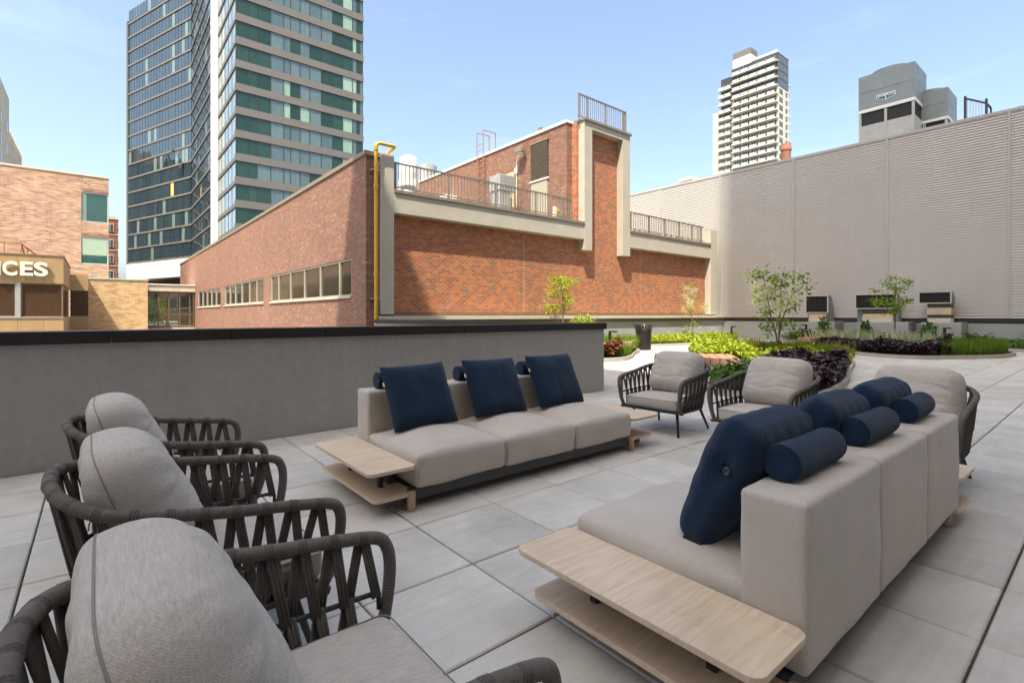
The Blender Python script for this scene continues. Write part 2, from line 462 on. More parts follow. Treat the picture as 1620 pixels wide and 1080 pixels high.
M['leaf_bronze'] = leaf_mat('bronze_leaves', [(0.17, 0.05, 0.03), (0.24, 0.085, 0.05), (0.12, 0.04, 0.03)], trans=0.2)
M['grass'] = leaf_mat('grass_blades', [(0.07, 0.14, 0.01), (0.12, 0.21, 0.012), (0.17, 0.26, 0.02)])
M['grass_gold'] = leaf_mat('golden_grass', [(0.22, 0.22, 0.04), (0.30, 0.27, 0.06), (0.16, 0.19, 0.03), (0.34, 0.25, 0.07)])
M['flower'] = leaf_mat('cream_flowers', [(0.66, 0.63, 0.42), (0.75, 0.73, 0.58), (0.58, 0.58, 0.33)], trans=0.3)
M['leaf_sage'] = leaf_mat('pale_sage_spikes', [(0.38, 0.42, 0.28), (0.48, 0.50, 0.36), (0.27, 0.33, 0.19)])

# ------------------------------------------------------------------ mesh builder
class MB:
    def __init__(s):
        s.v = []; s.f = []; s.mi = []
    def add(s, vs_, fs_, mi=0):
        o = len(s.v)
        s.v += [tuple(v) for v in vs_]
        s.f += [tuple(i + o for i in f) for f in fs_]
        s.mi += [mi] * len(fs_)
    def box(s, x0, x1, y0, y1, z0, z1, mi=0):
        s.add([(x0, y0, z0), (x1, y0, z0), (x1, y1, z0), (x0, y1, z0), (x0, y0, z1), (x1, y0, z1), (x1, y1, z1), (x0, y1, z1)],
              [(0, 3, 2, 1), (4, 5, 6, 7), (0, 1, 5, 4), (1, 2, 6, 5), (2, 3, 7, 6), (3, 0, 4, 7)], mi)
        return s
    def quad(s, a, b, c, d, mi=0):
        s.add([a, b, c, d], [(0, 1, 2, 3)], mi)
        return s
    def bar(s, a, b, w, h, up=(0, 0, 1), mi=0):
        a = Vector(a); b = Vector(b); d = (b - a).normalized()
        u = Vector(up); sd_ = d.cross(u)
        if sd_.length < 1e-4:
            u = Vector((1, 0, 0)); sd_ = d.cross(u)
        sd_.normalize(); u = sd_.cross(d).normalized()
        vs_ = []
        for p in (a, b):
            for i, j in ((-1, -1), (1, -1), (1, 1), (-1, 1)):
                vs_.append(p + sd_ * (i * w / 2) + u * (j * h / 2))
        s.add(vs_, [(3, 2, 1, 0), (4, 5, 6, 7), (0, 1, 5, 4), (1, 2, 6, 5), (2, 3, 7, 6), (3, 0, 4, 7)], mi)
        return s
    def tube(s, pts, r, n=8, cap=True, mi=0, closed=False):
        pts = [Vector(p) for p in pts]
        m = len(pts)
        rad = r if hasattr(r, '__len__') else [r] * m
        t0 = (pts[1] - pts[0]).normalized()
        ref = Vector((0, 0, 1)) if abs(t0.z) < 0.9 else Vector((1, 0, 0))
        nrm = t0.cross(ref).normalized()
        rings = []
        prev = t0
        for i, p in enumerate(pts):
            if closed:
                t = (pts[(i + 1) % m] - pts[i - 1]).normalized()
            elif i == 0:
                t = t0
            elif i == m - 1:
                t = (pts[i] - pts[i - 1]).normalized()
            else:
                t = (pts[i + 1] - pts[i - 1]).normalized()
            ax = prev.cross(t)
            if ax.length > 1e-6:
                nrm = Matrix.Rotation(prev.angle(t), 3, ax.normalized()) @ nrm
            nrm = (nrm - t * nrm.dot(t)).normalized()
            bn = t.cross(nrm)
            prev = t
            rings.append([p + (nrm * math.cos(2 * math.pi * k / n) + bn * math.sin(2 * math.pi * k / n)) * rad[i] for k in range(n)])
        vs_ = [q for rg in rings for q in rg]
        fs_ = []
        for i in range(m if closed else m - 1):
            a = i * n; b = ((i + 1) % m) * n
            for k in range(n):
                fs_.append((a + k, a + (k + 1) % n, b + (k + 1) % n, b + k))
        if cap and not closed:
            fs_.append(tuple(range(n - 1, -1, -1)))
            fs_.append(tuple(range((m - 1) * n, m * n)))
        s.add(vs_, fs_, mi)
        return s
    def lathe(s, prof, c=(0, 0, 0), n=16, mi=0, axis='z'):
        vs_ = []
        for r, z in prof:
            for k in range(n):
                a = 2 * math.pi * k / n
                q = (r * math.cos(a), r * math.sin(a), z)
                if axis == 'x':
                    q = (q[2], q[0], q[1])
                elif axis == 'y':
                    q = (q[1], q[2], q[0])
                vs_.append((c[0] + q[0], c[1] + q[1], c[2] + q[2]))
        fs_ = []
        for i in range(len(prof) - 1):
            for k in range(n):
                fs_.append((i * n + k, i * n + (k + 1) % n, (i + 1) * n + (k + 1) % n, (i + 1) * n + k))
        fs_.append(tuple(range(n - 1, -1, -1)))
        fs_.append(tuple(range((len(prof) - 1) * n, len(prof) * n)))
        s.add(vs_, fs_, mi)
        return s
    def prism(s, poly, z0, z1, mi=0):
        n = len(poly)
        vs_ = [(x, y, z0) for x, y in poly] + [(x, y, z1) for x, y in poly]
        fs_ = [tuple(range(n - 1, -1, -1)), tuple(range(n, 2 * n))]
        fs_ += [(i, (i + 1) % n, n + (i + 1) % n, n + i) for i in range(n)]
        s.add(vs_, fs_, mi)
        return s
    def grid(s, P, closed_u=False, mi=0):
        nu = len(P); nv = len(P[0])
        vs_ = [q for row in P for q in row]
        fs_ = []
        for i in range(nu if closed_u else nu - 1):
            for j in range(nv - 1):
                a = i * nv + j; b = ((i + 1) % nu) * nv + j
                fs_.append((a, b, b + 1, a + 1))
        s.add(vs_, fs_, mi)
        return s
    def mesh(s, name, mats, smooth=False, bev=0.0, seg=2):
        me = bpy.data.meshes.new(name)
        me.from_pydata(s.v, [], s.f)
        if not isinstance(mats, (list, tuple)):
            mats = [mats]
        for m in mats:
            me.materials.append(m)
        if len(mats) > 1:
            me.polygons.foreach_set('material_index', s.mi)
        if bev:
            bm = bmesh.new(); bm.from_mesh(me)
            bmesh.ops.remove_doubles(bm, verts=bm.verts, dist=1e-5)
            bmesh.ops.bevel(bm, geom=[e for e in bm.edges if len(e.link_faces) == 2 and e.calc_face_angle(0) > 0.6], offset=bev, segments=seg, profile=0.5, affect='EDGES')
            bm.to_mesh(me); bm.free()
        if smooth:
            me.polygons.foreach_set('use_smooth', [True] * len(me.polygons))
            if smooth != 'all':
                try:
                    me.set_sharp_from_angle(angle=R(40))
                except Exception:
                    pass
        me.update()
        return me
    def build(s, name, mats, parent=None, smooth=False, bev=0.0, seg=2):
        return link(name, s.mesh(name, mats, smooth, bev, seg), parent)

def link(name, me, parent=None, loc=None):
    o = bpy.data.objects.new(name, me)
    COL.objects.link(o)
    if parent is not None:
        o.parent = parent
    if loc is not None:
        o.location = loc
    return o

def tag(o, label=None, cat=None, group=None, kind=None):
    if label: o['label'] = label
    if cat: o['category'] = cat
    if group: o['group'] = group
    if kind: o['kind'] = kind
    return o

def thing(name, label, cat, loc=(0, 0, 0), rz=0.0, group=None):
    o = bpy.data.objects.new(name, None)
    COL.objects.link(o)
    o.location = loc
    o.rotation_euler = (0, 0, rz)
    o.empty_display_size = 0.2
    return tag(o, label, cat, group)

def kids(o):
    return KIDS.get(o.name, [c for c in bpy.data.objects if c.parent == o])
KIDS = {}

def index_children():
    KIDS.clear()
    for c in bpy.data.objects:
        KIDS.setdefault(c.name, [])
        if c.parent:
            KIDS.setdefault(c.parent.name, []).append(c)

def copy_tree(o, parent=None):
    c = o.copy()
    COL.objects.link(c)
    c.parent = parent
    for ch in list(KIDS.get(o.name, [])):
        copy_tree(ch, c)
    return c

def catmull(pts, per=8, closed=False):
    P = [np.array(p, float) for p in pts]
    n = len(P); out = []
    rng_ = range(n if closed else n - 1)
    for i in rng_:
        p0 = P[i - 1] if (closed or i > 0) else 2 * P[0] - P[1]
        p1 = P[i]; p2 = P[(i + 1) % n]
        p3 = P[(i + 2) % n] if (closed or i + 2 < n) else 2 * P[-1] - P[-2]
        for k in range(per):
            t = k / per
            out.append(0.5 * ((2 * p1) + (-p0 + p2) * t + (2 * p0 - 5 * p1 + 4 * p2 - p3) * t * t + (-p0 + 3 * p1 - 3 * p2 + p3) * t ** 3))
    if not closed:
        out.append(P[-1])
    return out

def resample(pts, step=None, count=None):
    P = np.array(pts)
    dl = np.linalg.norm(np.diff(P, axis=0), axis=1)
    s_ = np.concatenate([[0], np.cumsum(dl)])
    if count is None:
        count = max(2, int(round(s_[-1] / step)) + 1)
    q = np.linspace(0, s_[-1], count)
    return np.stack([np.interp(q, s_, P[:, k]) for k in range(3)], 1)

def soft_box(sx, sy, sz, r, n=14, crown=0.0, bulge=0.0, c=(0, 0, 0), wob=0.0, seed=0, crown_pow=2.0):
    """rounded box centred at c, with the top puffed up by crown and the sides by bulge."""
    mb = MB()
    hx, hy, hz = sx / 2, sy / 2, sz / 2
    def warp(p):
        x, y, z = p
        ix = max(-hx + r, min(hx - r, x)); iy = max(-hy + r, min(hy - r, y)); iz = max(-hz + r, min(hz - r, z))
        d = Vector((x - ix, y - iy, z - iz))
        if d.length > 1e-9:
            d = d.normalized() * r
        q = Vector((ix, iy, iz)) + d
        fx = 1 - abs(q.x / hx) ** crown_pow; fy = 1 - abs(q.y / hy) ** crown_pow; fz = 1 - abs(q.z / hz) ** 2
        fx, fy, fz = max(fx, 0), max(fy, 0), max(fz, 0)
        q2 = q.copy()
        if q.z > 0:
            q2.z += crown * (fx * fy) ** 0.75 * (q.z / hz)
        q2.x += bulge * fy * fz * (q.x / hx)
        q2.y += bulge * fx * fz * (q.y / hy)
        if wob:
            nv = noise.noise_vector(Vector((q2.x * 5 + seed, q2.y * 5, q2.z * 5)))
            nv2 = noise.noise(Vector((q2.x * 9 + seed, q2.y * 9, q2.z * 16)))
            q2 += nv * wob + Vector((q.x / hx, q.y / hy, q.z / hz)) * (nv2 * wob * 0.6)
        return (q2.x + c[0], q2.y + c[1], q2.z + c[2])
    def knots(h):
        e = [-h, -h + r * 0.25, -h + r * 0.6, -h + r]
        mid = list(np.linspace(-h + r, h - r, n))[1:-1]
        return e + mid + [h - r, h - r * 0.6, h - r * 0.25, h]
    kx, ky, kz = knots(hx), knots(hy), knots(hz)
    for sgn in (-1, 1):
        for ax in range(3):
            A, B = ((ky, kz), (kx, kz), (kx, ky))[ax]
            h = (hx, hy, hz)[ax]
            rows = []
            for a in A:
                row = []
                for b in B:
                    p = [0, 0, 0]
                    p[ax] = sgn * h
                    o_ = [k for k in range(3) if k != ax]
                    p[o_[0]] = a; p[o_[1]] = b
                    row.append(warp(p))
                rows.append(row)
            flip = (sgn > 0) == (ax == 1)
            if flip:
                rows = rows[::-1]
            mb.grid(rows)
    return mb

def clean(me):
    bm = bmesh.new(); bm.from_mesh(me)
    bmesh.ops.remove_doubles(bm, verts=bm.verts, dist=2e-5)
    bmesh.ops.recalc_face_normals(bm, faces=bm.faces)
    bm.to_mesh(me); bm.free()
    me.polygons.foreach_set('use_smooth', [True] * len(me.polygons))
    me.update()
    return me

def pillow_pt(u, v, side, w, h, T, pinch=0.05, px=4.0, pw=0.55, wob=0.0, seed=0.0):
    x = w / 2 * u * (1 - pinch * (1 - v * v) * 0 - pinch * (1 - abs(v) ** 2))
    y = h / 2 * v * (1 - pinch * (1 - abs(u) ** 2))
    t = T / 2 * (max(0, (1 - abs(u) ** px)) * max(0, (1 - abs(v) ** px))) ** pw
    z = side * t
    if wob:
        e = (1 - max(abs(u), abs(v)) ** 6)
        n1 = noise.noise(Vector((x * 7 + seed, y * 7, side * 3.0)))
        n2 = noise.noise(Vector((x * 18 + seed, y * 5, side * 5.0 + 9)))
        z += side * e * (n1 * wob + n2 * wob * 0.45)
    return Vector((x, y, z))

def pillow(w, h, T, n=26, **kw):
    mb = MB()
    q = [math.sin(math.pi / 2 * t) for t in np.linspace(-1, 1, n)]
    for side in (1, -1):
        rows = [[pillow_pt(a, b, side, w, h, T, **kw) for b in q] for a in q]
        if side < 0:
            rows = rows[::-1]
        mb.grid(rows)
    return mb

def leaves(P, D, Ls, Ws, up=None, fold=0.15):
    """vectorised leaf quads: P base points, D directions"""
    n = len(P)
    D = D / np.linalg.norm(D, axis=1, keepdims=True)
    rv = rng.normal(size=(n, 3)) if up is None else up + rng.normal(size=(n, 3)) * 0.25
    Sd = np.cross(D, rv); Sd /= (np.linalg.norm(Sd, axis=1, keepdims=True) + 1e-9)
    Nn = np.cross(Sd, D)
    Ls = np.asarray(Ls)[:, None]; Ws = np.asarray(Ws)[:, None]
    v0 = P; v2 = P + D * Ls - Nn * Ls * 0.12
    m_ = P + D * Ls * 0.45 + Nn * Ws * fold
    v1 = m_ + Sd * Ws * 0.5; v3 = m_ - Sd * Ws * 0.5
    V = np.stack([v0, v1, v2, v3], 1).reshape(-1, 3)
    F = np.arange(4 * n).reshape(-1, 4)
    return V, F

def leaf_mesh(name, parts, mats, parent=None):
    me = bpy.data.meshes.new(name)
    V = np.concatenate([p[0] for p in parts])
    F = []; o = 0; mi = []
    for k, p in enumerate(parts):
        F.append(p[1] + o); o += len(p[0]); mi += [p[2] if len(p) > 2 else 0] * len(p[1])
    F = np.concatenate(F)
    me.from_pydata(V.tolist(), [], F.tolist())
    for m in (mats if isinstance(mats, list) else [mats]):
        me.materials.append(m)
    me.polygons.foreach_set('material_index', mi)
    me.update()
    return link(name, me, parent)

def in_poly(p, poly):
    x, y = p; c = False; j = len(poly) - 1
    for i in range(len(poly)):
        xi, yi = poly[i]; xj, yj = poly[j]
        if (yi > y) != (yj > y) and x < (xj - xi) * (y - yi) / (yj - yi) + xi:
            c = not c
        j = i
    return c

def sample_poly(poly, n):
    A = np.array(poly); lo = A.min(0); hi = A.max(0); out = []
    while len(out) < n:
        q = lo + rng.random((n * 2, 2)) * (hi - lo)
        out += [p for p in q if in_poly(p, poly)]
    return np.array(out[:n])

def smooth_poly(poly, per=5):
    return [(p[0], p[1]) for p in catmull([(x, y, 0) for x, y in poly], per, True)]
# ================================================================== setting
gnd = MB().box(-700, 900, -500, 1200, -1.2, -0.6).build('ground', M['ground']); tag(gnd, kind='structure')
court = MB().box(-60, 6.3, 6.2, 60, -0.5, 0.12).build('courtyard_ground', M['roofing']); tag(court, kind='structure')
floor = MB().box(-8.1, 27.95, -4.7, 5.9, -0.5, -0.034).box(6.84, 27.95, 5.9, 14.8, -0.5, -0.034).build('terrace_floor', M['joint'])
tag(floor, kind='structure')

# pavers: nearest in view one by one, the rest joined
PV = 0.61
def paver_shape(mb, x0, x1, y0, y1, dz, tx, ty, g=0.005):
    c = 0.006
    cx, cy = (x0 + x1) / 2, (y0 + y1) / 2
    hx, hy = (x1 - x0) / 2 - g, (y1 - y0) / 2 - g
    cs = ((-1, -1), (1, -1), (1, 1), (-1, 1))
    top = [(cx + sx * (hx - c), cy + sy * (hy - c), dz + sx * tx + sy * ty) for sx, sy in cs]
    mid = [(cx + sx * hx, cy + sy * hy, dz - c + sx * tx + sy * ty) for sx, sy in cs]
    bot = [(cx + sx * hx, cy + sy * hy, -0.034) for sx, sy in cs]
    f = [(0, 1, 2, 3)]
    for p_, q_ in ((0, 4), (4, 8)):
        for k in range(4):
            f.append((q_ + k, q_ + (k + 1) % 4, p_ + (k + 1) % 4, p_ + k))
    mb.add(top + mid + bot, f)
TH = R(39.44); sT, cT = math.sin(TH), math.cos(TH)
AREAS = [(-8.0, 6.84, -4.65, 5.772), (6.84, 27.84, -4.65, 14.69)]
cells = []
for i in range(-17, 45):
    for j in range(-14, 21):
        for ax0, ax1, ay0, ay1 in AREAS:
            x0 = max(1.5435 + PV * i, ax0); x1 = min(1.5435 + PV * (i + 1), ax1)
            y0 = max(2.8125 + PV * j, ay0); y1 = min(2.8125 + PV * (j + 1), ay1)
            if x1 - x0 < 0.03 or y1 - y0 < 0.03:
                continue
            x, y = (x0 + x1) / 2, (y0 + y1) / 2
            d = sT * x + cT * y; r = cT * x - sT * y
            vis = d > 0.5 and abs(r) < 1.05 * d + 0.4
            cells.append((0 if vis else 1, d, x0, x1, y0, y1))
cells.sort()
variants = []
for k in range(10):
    mb = MB()
    paver_shape(mb, -PV / 2, PV / 2, -PV / 2, PV / 2, random.uniform(-0.0015, 0.0015), random.uniform(-0.0008, 0.0008), random.uniform(-0.0008, 0.0008))
    variants.append(mb.mesh('paver', M['paver']))
rest = MB()
nind = 0
for a, d, x0, x1, y0, y1 in cells:
    if nind < 290 and a == 0:
        nind += 1
        if x1 - x0 > PV - 1e-4 and y1 - y0 > PV - 1e-4:
            link('paver', random.choice(variants), floor, ((x0 + x1) / 2, (y0 + y1) / 2, 0))
        else:
            w_, h_ = (x1 - x0) / 2, (y1 - y0) / 2
            mb = MB(); paver_shape(mb, -w_, w_, -h_, h_, 0, 0, 0)
            link('paver', mb.mesh('paver', M['paver']), floor, ((x0 + x1) / 2, (y0 + y1) / 2, 0))
    else:
        paver_shape(rest, x0, x1, y0, y1, random.uniform(-0.0015, 0.0015), random.uniform(-0.0008, 0.0008), random.uniform(-0.0008, 0.0008))
o = rest.build('paver_field', M['paver'], floor); tag(o, kind='stuff')

# parapet
pw = thing('parapet_wall', 'long grey stuccoed parapet wall with a black metal cap, behind the three pillow sofa', 'wall', (2.1, 5.9, 0))
def off(p, mb):
    mb.v = [(a - p[0], b - p[1], c - p[2]) for a, b, c in mb.v]
    return mb
PO = (2.1, 5.9, 0)
off(PO, MB().box(-8, 6.82, 5.775, 6.05, -0.4, 1.065)).build('wall_body', M['stucco'], pw)
off(PO, MB().box(6.55, 6.815, 6.05, 14.5, -0.4, 1.065)).build('wall_return', M['stucco'], pw)
js = [-8] + [0.105 + 0.945 * k for k in range(-8, 7)] + [6.86]
for a, b in zip(js[:-1], js[1:]):
    off(PO, MB().box(a + 0.003, b - 0.003, 5.735, 6.09, 1.067, 1.175)).build('metal_cap', M['black_metal'], pw, bev=0.004)
off(PO, MB().box(6.51, 6.855, 6.095, 14.5, 1.067, 1.175)).build('metal_cap', M['black_metal'], pw)

# ------------------------------------------------ brick building with concrete frame
VF, VB = 14.76, 15.1
B = thing('brick_building', 'low red brick building with pale concrete fins, beams and a tall portal frame', 'building', (16, 15, 0))
BO = (16, 15, 0)
def bp(name, mb, m, parent=None, **k):
    return off(BO, mb).build(name, m, parent or B, **k)
# wall seen from the terrace
bp('front_wall', MB().box(7.3, 26.6, VB, VB + 0.3, 1.40, 5.0).box(16.55, 18.85, VB - 0.002, VB + 0.28, 5.0, 9.45), M['brick_orange'])
bp('base_flashing', MB().box(7.3, 26.5, VB - 0.05, VB + 0.1, 1.272, 1.40), M['bronze'])
bp('expansion_joint', MB().box(13.02, 13.035, VB - 0.004, VB + 0.1, 1.41, 4.9).box(20.6, 20.615, VB - 0.004, VB + 0.1, 1.41, 4.9), M['cap'])
bp('concrete_fin', MB().box(6.84, 7.30, VF, VB + 0.4, 1.33, 6.38), M['concrete'], bev=0.012)
bp('concrete_fin', MB().box(26.52, 27.2, VF, VB + 0.4, 1.33, 6.08), M['concrete'], bev=0.012)
bp('fin_foot', MB().box(6.88, 7.29, VF + 0.02, VB, 1.272, 1.335), M['black_metal'])
bp('concrete_beam', MB().box(7.302, 16.15, VF + 0.002, VB + 0.3, 4.55, 5.19), M['concrete'], bev=0.012)
bp('concrete_beam', MB().box(19.28, 26.52, VF + 0.002, VB + 0.3, 4.46, 5.17), M['concrete'], bev=0.012)
bp('beam_coping', MB().box(7.302, 16.14, VF - 0.05, VB + 0.35, 5.195, 5.30), M['coping_brown'])
bp('beam_coping', MB().box(19.285, 26.5, VF - 0.05, VB + 0.35, 5.175, 5.29), M['coping_brown'])
bp('portal_frame', MB().box(16.152, 16.64, VF - 0.02, VB - 0.004, 4.1, 9.36).box(18.75, 19.28, VF - 0.02, VB - 0.004, 4.05, 9.36)
   .box(16.152, 19.28, VF - 0.02, VB - 0.004, 9.362, 9.66), M['concrete'])
bp('portal_coping', MB().box(16.1, 19.34, VF - 0.09, VB + 0.2, 9.662, 9.76), M['coping_brown'])
bp('portal_return', MB().box(16.05, 16.55, VB, VB + 0.3, 5.3, 9.64), M['brick_orange'])
# penthouse
PU = 15.75
bp('penthouse_wall', MB().box(PU, PU + 0.3, VB + 0.3, 34, 5.1, 9.64).box(PU + 0.3, 16.55, VB + 0.3, VB + 0.5, 5.1, 9.64).box(18.9, 19.25, VB, 34, 5.1, 9.64), M['brick_red'])
bp('penthouse_roof', MB().box(PU + 0.3, 18.9, VB + 0.5, 34, 9.4, 9.6), M['roofing'])
bp('penthouse_coping', MB().box(PU - 0.06, PU + 0.36, VB + 0.26, 34, 9.645, 9.76), M['white_coping'])
lv = bp('louver', MB().box(PU - 0.03, PU + 0.05, 16.55, 17.72, 7.5, 9.22), M['black'])
for z in (7.46, 9.22):
    bp('louver_frame', MB().box(PU - 0.08, PU + 0.05, 16.5, 17.77, z, z + 0.06), M['white_metal'] if z < 8 else M['coping_brown'], lv)
for k in range(15):
    z = 7.56 + k * 0.111
    bp('slat', MB().bar((PU - 0.05, 16.56, z), (PU - 0.05, 17.71, z), 0.09, 0.018, up=(1, 0, 0.9)), M['coping_brown'], lv)
for o in B.children:
    pass
bp('door_panel', MB().box(PU - 0.04, PU + 0.05, 16.6, 17.7, 5.25, 7.42), M['door_greige'])
bp('brick_patch', MB().box(PU - 0.012, PU + 0.1, 19.0, 20.75, 5.8, 8.3), M['brick_patch'])
fl = bp('flood_light', MB().box(PU - 0.45, PU - 0.15, 17.95, 18.45, 8.95, 9.2), M['coping_brown'], bev=0.03)
bp('light_arm', MB().tube([(PU, 18.2, 9.0), (PU - 0.2, 18.2, 8.95)], 0.04), M['coping_brown'], fl)
bp('light_lens', MB().box(PU - 0.42, PU - 0.18, 18.0, 18.4, 8.93, 8.952), M['letter'], fl)
bp('conduit', MB().tube([(PU - 0.04, 18.75, 5.2), (PU - 0.04, 18.75, 8.6), (PU - 0.1, 18.6, 8.9), (PU - 0.1, 18.3, 9.0)], 0.022), M['white_metal'])
bp('junction_box', MB().box(PU - 0.1, PU, 18.68, 18.84, 8.15, 8.4), M['white_metal'])
ld = bp('roof_ladder', MB().bar((PU - 0.25, 21.2, 5.2), (PU - 0.25, 21.2, 10.9), 0.05, 0.02, up=(1, 0, 0))
        .bar((PU - 0.25, 21.75, 5.2), (PU - 0.25, 21.75, 10.9), 0.05, 0.02, up=(1, 0, 0)), M['rust'])
for k in range(17):
    bp('rung', MB().tube([(PU - 0.25, 21.2, 5.4 + k * 0.3), (PU - 0.25, 21.75, 5.4 + k * 0.3)], 0.014, n=6), M['rust'], ld)
bp('ladder_hoop', MB().bar((PU - 0.25, 21.2, 10.9), (PU + 0.55, 21.2, 10.9), 0.04, 0.03).bar((PU + 0.55, 21.2, 10.9), (PU + 0.55, 21.2, 9.7), 0.04, 0.03)
   .bar((PU - 0.25, 21.75, 10.9), (PU + 0.55, 21.75, 10.9), 0.04, 0.03).bar((PU + 0.55, 21.75, 10.9), (PU + 0.55, 21.75, 9.7), 0.04, 0.03), M['rust'], ld)
# low roof, long side wall with windows
bp('flat_roof', MB().box(6.8, PU, VB + 0.3, 59, 4.9, 5.12).box(19.25, 27, VB + 0.3, 40, 4.9, 5.12), M['roofing'])
U0, U1 = 6.38, 6.83
wz0, wz1 = 1.92, 3.16
groups = [(15.95, 25.8, [17.05, 18.98, 20.83, 22.72, 24.53]), (27.1, 37.0, [28.6, 30.25, 32.12, 33.86, 35.4]), (38.3, 48.1, [40.2, 42.0, 43.9, 45.9])]
sw = MB().box(U0, U1, 14.82, 59.4, -0.4, wz0).box(U0, U1, 14.82, 59.4, wz1, 6.22)
ps = [14.82] + [q for g in groups for q in g[:2]] + [59.4]
for a, b in zip(ps[0::2], ps[1::2]):
    sw.box(U0, U1, a, b, wz0, wz1)
bp('side_wall', sw, M['brick_red'])
bp('wall_coping', MB().box(U0 - 0.05, U1 + 0.05, 14.78, 59.5, 6.225, 6.36), M['coping_brown'])
for a, b, ms in groups:
    wf = MB()
    wf.box(U0 + 0.03, U0 + 0.14, a + 0.002, b - 0.002, wz0 + 0.002, wz0 + 0.07).box(U0 + 0.03, U0 + 0.14, a + 0.002, b - 0.002, wz1 - 0.07, wz1 - 0.002)
    ed = [a + 0.035] + ms + [b - 0.035]
    for e in ed:
        wf.box(U0 + 0.02, U0 + 0.15, e - 0.033, e + 0.033, wz0 + 0.003, wz1 - 0.003)
    win = bp('window', wf, M['door_greige'])
    bp('window_sill', MB().box(U0 - 0.06, U0 + 0.03, a - 0.05, b + 0.05, wz0 - 0.06, wz0), M['cap'], win)
    for e0, e1 in zip(ed[:-1], ed[1:]):
        bp('pane', MB().box(U0 + 0.08, U0 + 0.095, e0 + 0.035, e1 - 0.035, wz0 + 0.072, wz1 - 0.072), M['glass_dark'], win)
bp('window_backing', MB().box(U0 + 0.25, U0 + 0.28, 15.9, 48.2, wz0 - 0.1, wz1 + 0.1), M['black'])

def railing(name, x0, x1, y, z0, z1, posts, step, parent, fn, mat_=None, along='x'):
    m = mat_ or M['railing']
    rl = fn(name, MB().bar((x0, y, z1), (x1, y, z1), 0.06, 0.05).bar((x0, y, z0 + 0.1), (x1, y, z0 + 0.1), 0.04, 0.035), m, parent)
    for p in posts:
        fn('post', MB().box(p - 0.03, p + 0.03, y - 0.03, y + 0.03, z0, z1 - 0.026), m, rl)
    k = 0; x = x0 + step
    me = None
    while x < x1 - step / 2:
        if min(abs(x - p) for p in posts) > 0.05:
            if me is None:
                mbp = MB().box(-0.011, 0.011, -0.011, 0.011, z0 + 0.12, z1 - 0.026)
                me = mbp.mesh('picket', m)
            link('picket', me, rl, (x - BO[0], y - BO[1], -BO[2]))
        x += step
    return rl
railing('roof_railing', 7.36, 15.5, VF + 0.12, 5.3, 6.18, [7.4, 9.4, 11.45, 13.45, 14.95, 15.47], 0.135, B, bp)
railing('roof_railing', 19.42, 25.95, VF + 0.12, 5.29, 6.16, [19.46, 20.95, 22.3, 23.6, 24.8, 25.7], 0.145, B, bp)
railing('roof_railing', 15.95, 19.2, VF + 0.16, 9.76, 10.8, [15.98, 16.5, 17.75, 19.0, 19.17], 0.13, B, bp)
bp('gate_wall', MB().box(26.0, 26.5, 15.3, 15.5, 5.12, 6.2).box(25.2, 26.6, 18.0, 18.2, 5.12, 6.3), M['concrete'])

# gas pipe on the brick end wall
gp = thing('gas_pipe', 'yellow painted gas pipe rising beside the concrete fin and bending over its top', 'pipe', (6.62, 14.6, 0))
pp = [(6.62, 14.62, -0.3), (6.62, 14.62, 6.45)] + [(6.62 + 0.15 * (1 - math.cos(a)), 14.62, 6.45 + 0.15 * math.sin(a)) for a in np.linspace(0.3, math.pi / 2, 4)]
pp += [(7.2, 14.62, 6.6), (7.24, 14.64, 6.6), (7.26, 14.7, 6.59), (7.26, 15.3, 6.5)]
GO = (6.62, 14.6, 0)
off(GO, MB().tube(pp, 0.055, n=10)).build('pipe_run', M['yellow_paint'], gp, smooth=True)
for z in (5.2, 6.35, 2.5):
    off(GO, MB().lathe([(0.07, z), (0.07, z + 0.12)], (6.62, 14.62, 0), 12)).build('coupling', M['yellow_paint'], gp)
for z in (1.8, 5.75):
    off(GO, MB().box(6.5, 6.74, 14.6, 14.82, z, z + 0.03)).build('bracket', M['galv'], gp)

# rooftop equipment standing on the brick building's low roof
ef = thing('exhaust_fan', 'tall white rooftop exhaust fan with a drum hood behind the roof railing', 'exhaust fan', (10.15, 19.2, 5.12))
MB().lathe([(0.36, 1.75), (0.39, 1.8), (0.36, 2.75), (0.30, 2.82), (0.05, 2.85)], n=20).build('drum_hood', M['white_metal'], ef, smooth=True)
MB().lathe([(0.43, 1.55), (0.45, 1.56), (0.45, 1.80), (0.40, 1.81)], n=20).build('collar', M['white_metal'], ef, smooth=True)
MB().lathe([(0.40, 1.25), (0.30, 1.5), (0.30, 1.56)], n=20).build('throat', M['galv'], ef, smooth=True)
MB().lathe([(0.30, 0.9), (0.33, 1.0), (0.42, 1.25)], n=20).build('cone', M['white_metal'], ef, smooth=True)
MB().lathe([(0.42, -0.38), (0.42, 0.38)], n=22, axis='y', c=(0, 0, 0.62)).build('scroll_housing', M['white_metal'], ef, smooth=True)
MB().lathe([(0.26, -0.6), (0.26, 0.2)], n=18, axis='y', c=(0.75, 0, 0.45)).build('motor_cover', M['white_metal'], ef, smooth=True)
MB().box(-0.45, 1.0, -0.4, 0.4, 0, 0.2).build('base_frame', M['galv'], ef)
vs1 = thing('vent_stack', 'short round galvanised vent stack behind the roof edge of the brick penthouse', 'vent', (17.0, 29.5, 9.6))
MB().lathe([(0.62, 0), (0.62, 1.55), (0.58, 1.55), (0.58, 1.2)], n=20).build('stack_pipe', M['galv'], vs1, smooth=True)
rp1 = MB().box(-0.09, 0.09, -0.09, 0.09, 0, 0.75).build('roof_post', M['rust']); rp1.location = (16.6, 18.0, 9.6)
tag(rp1, 'stubby rusty post on the penthouse roof near the ladder', 'post')
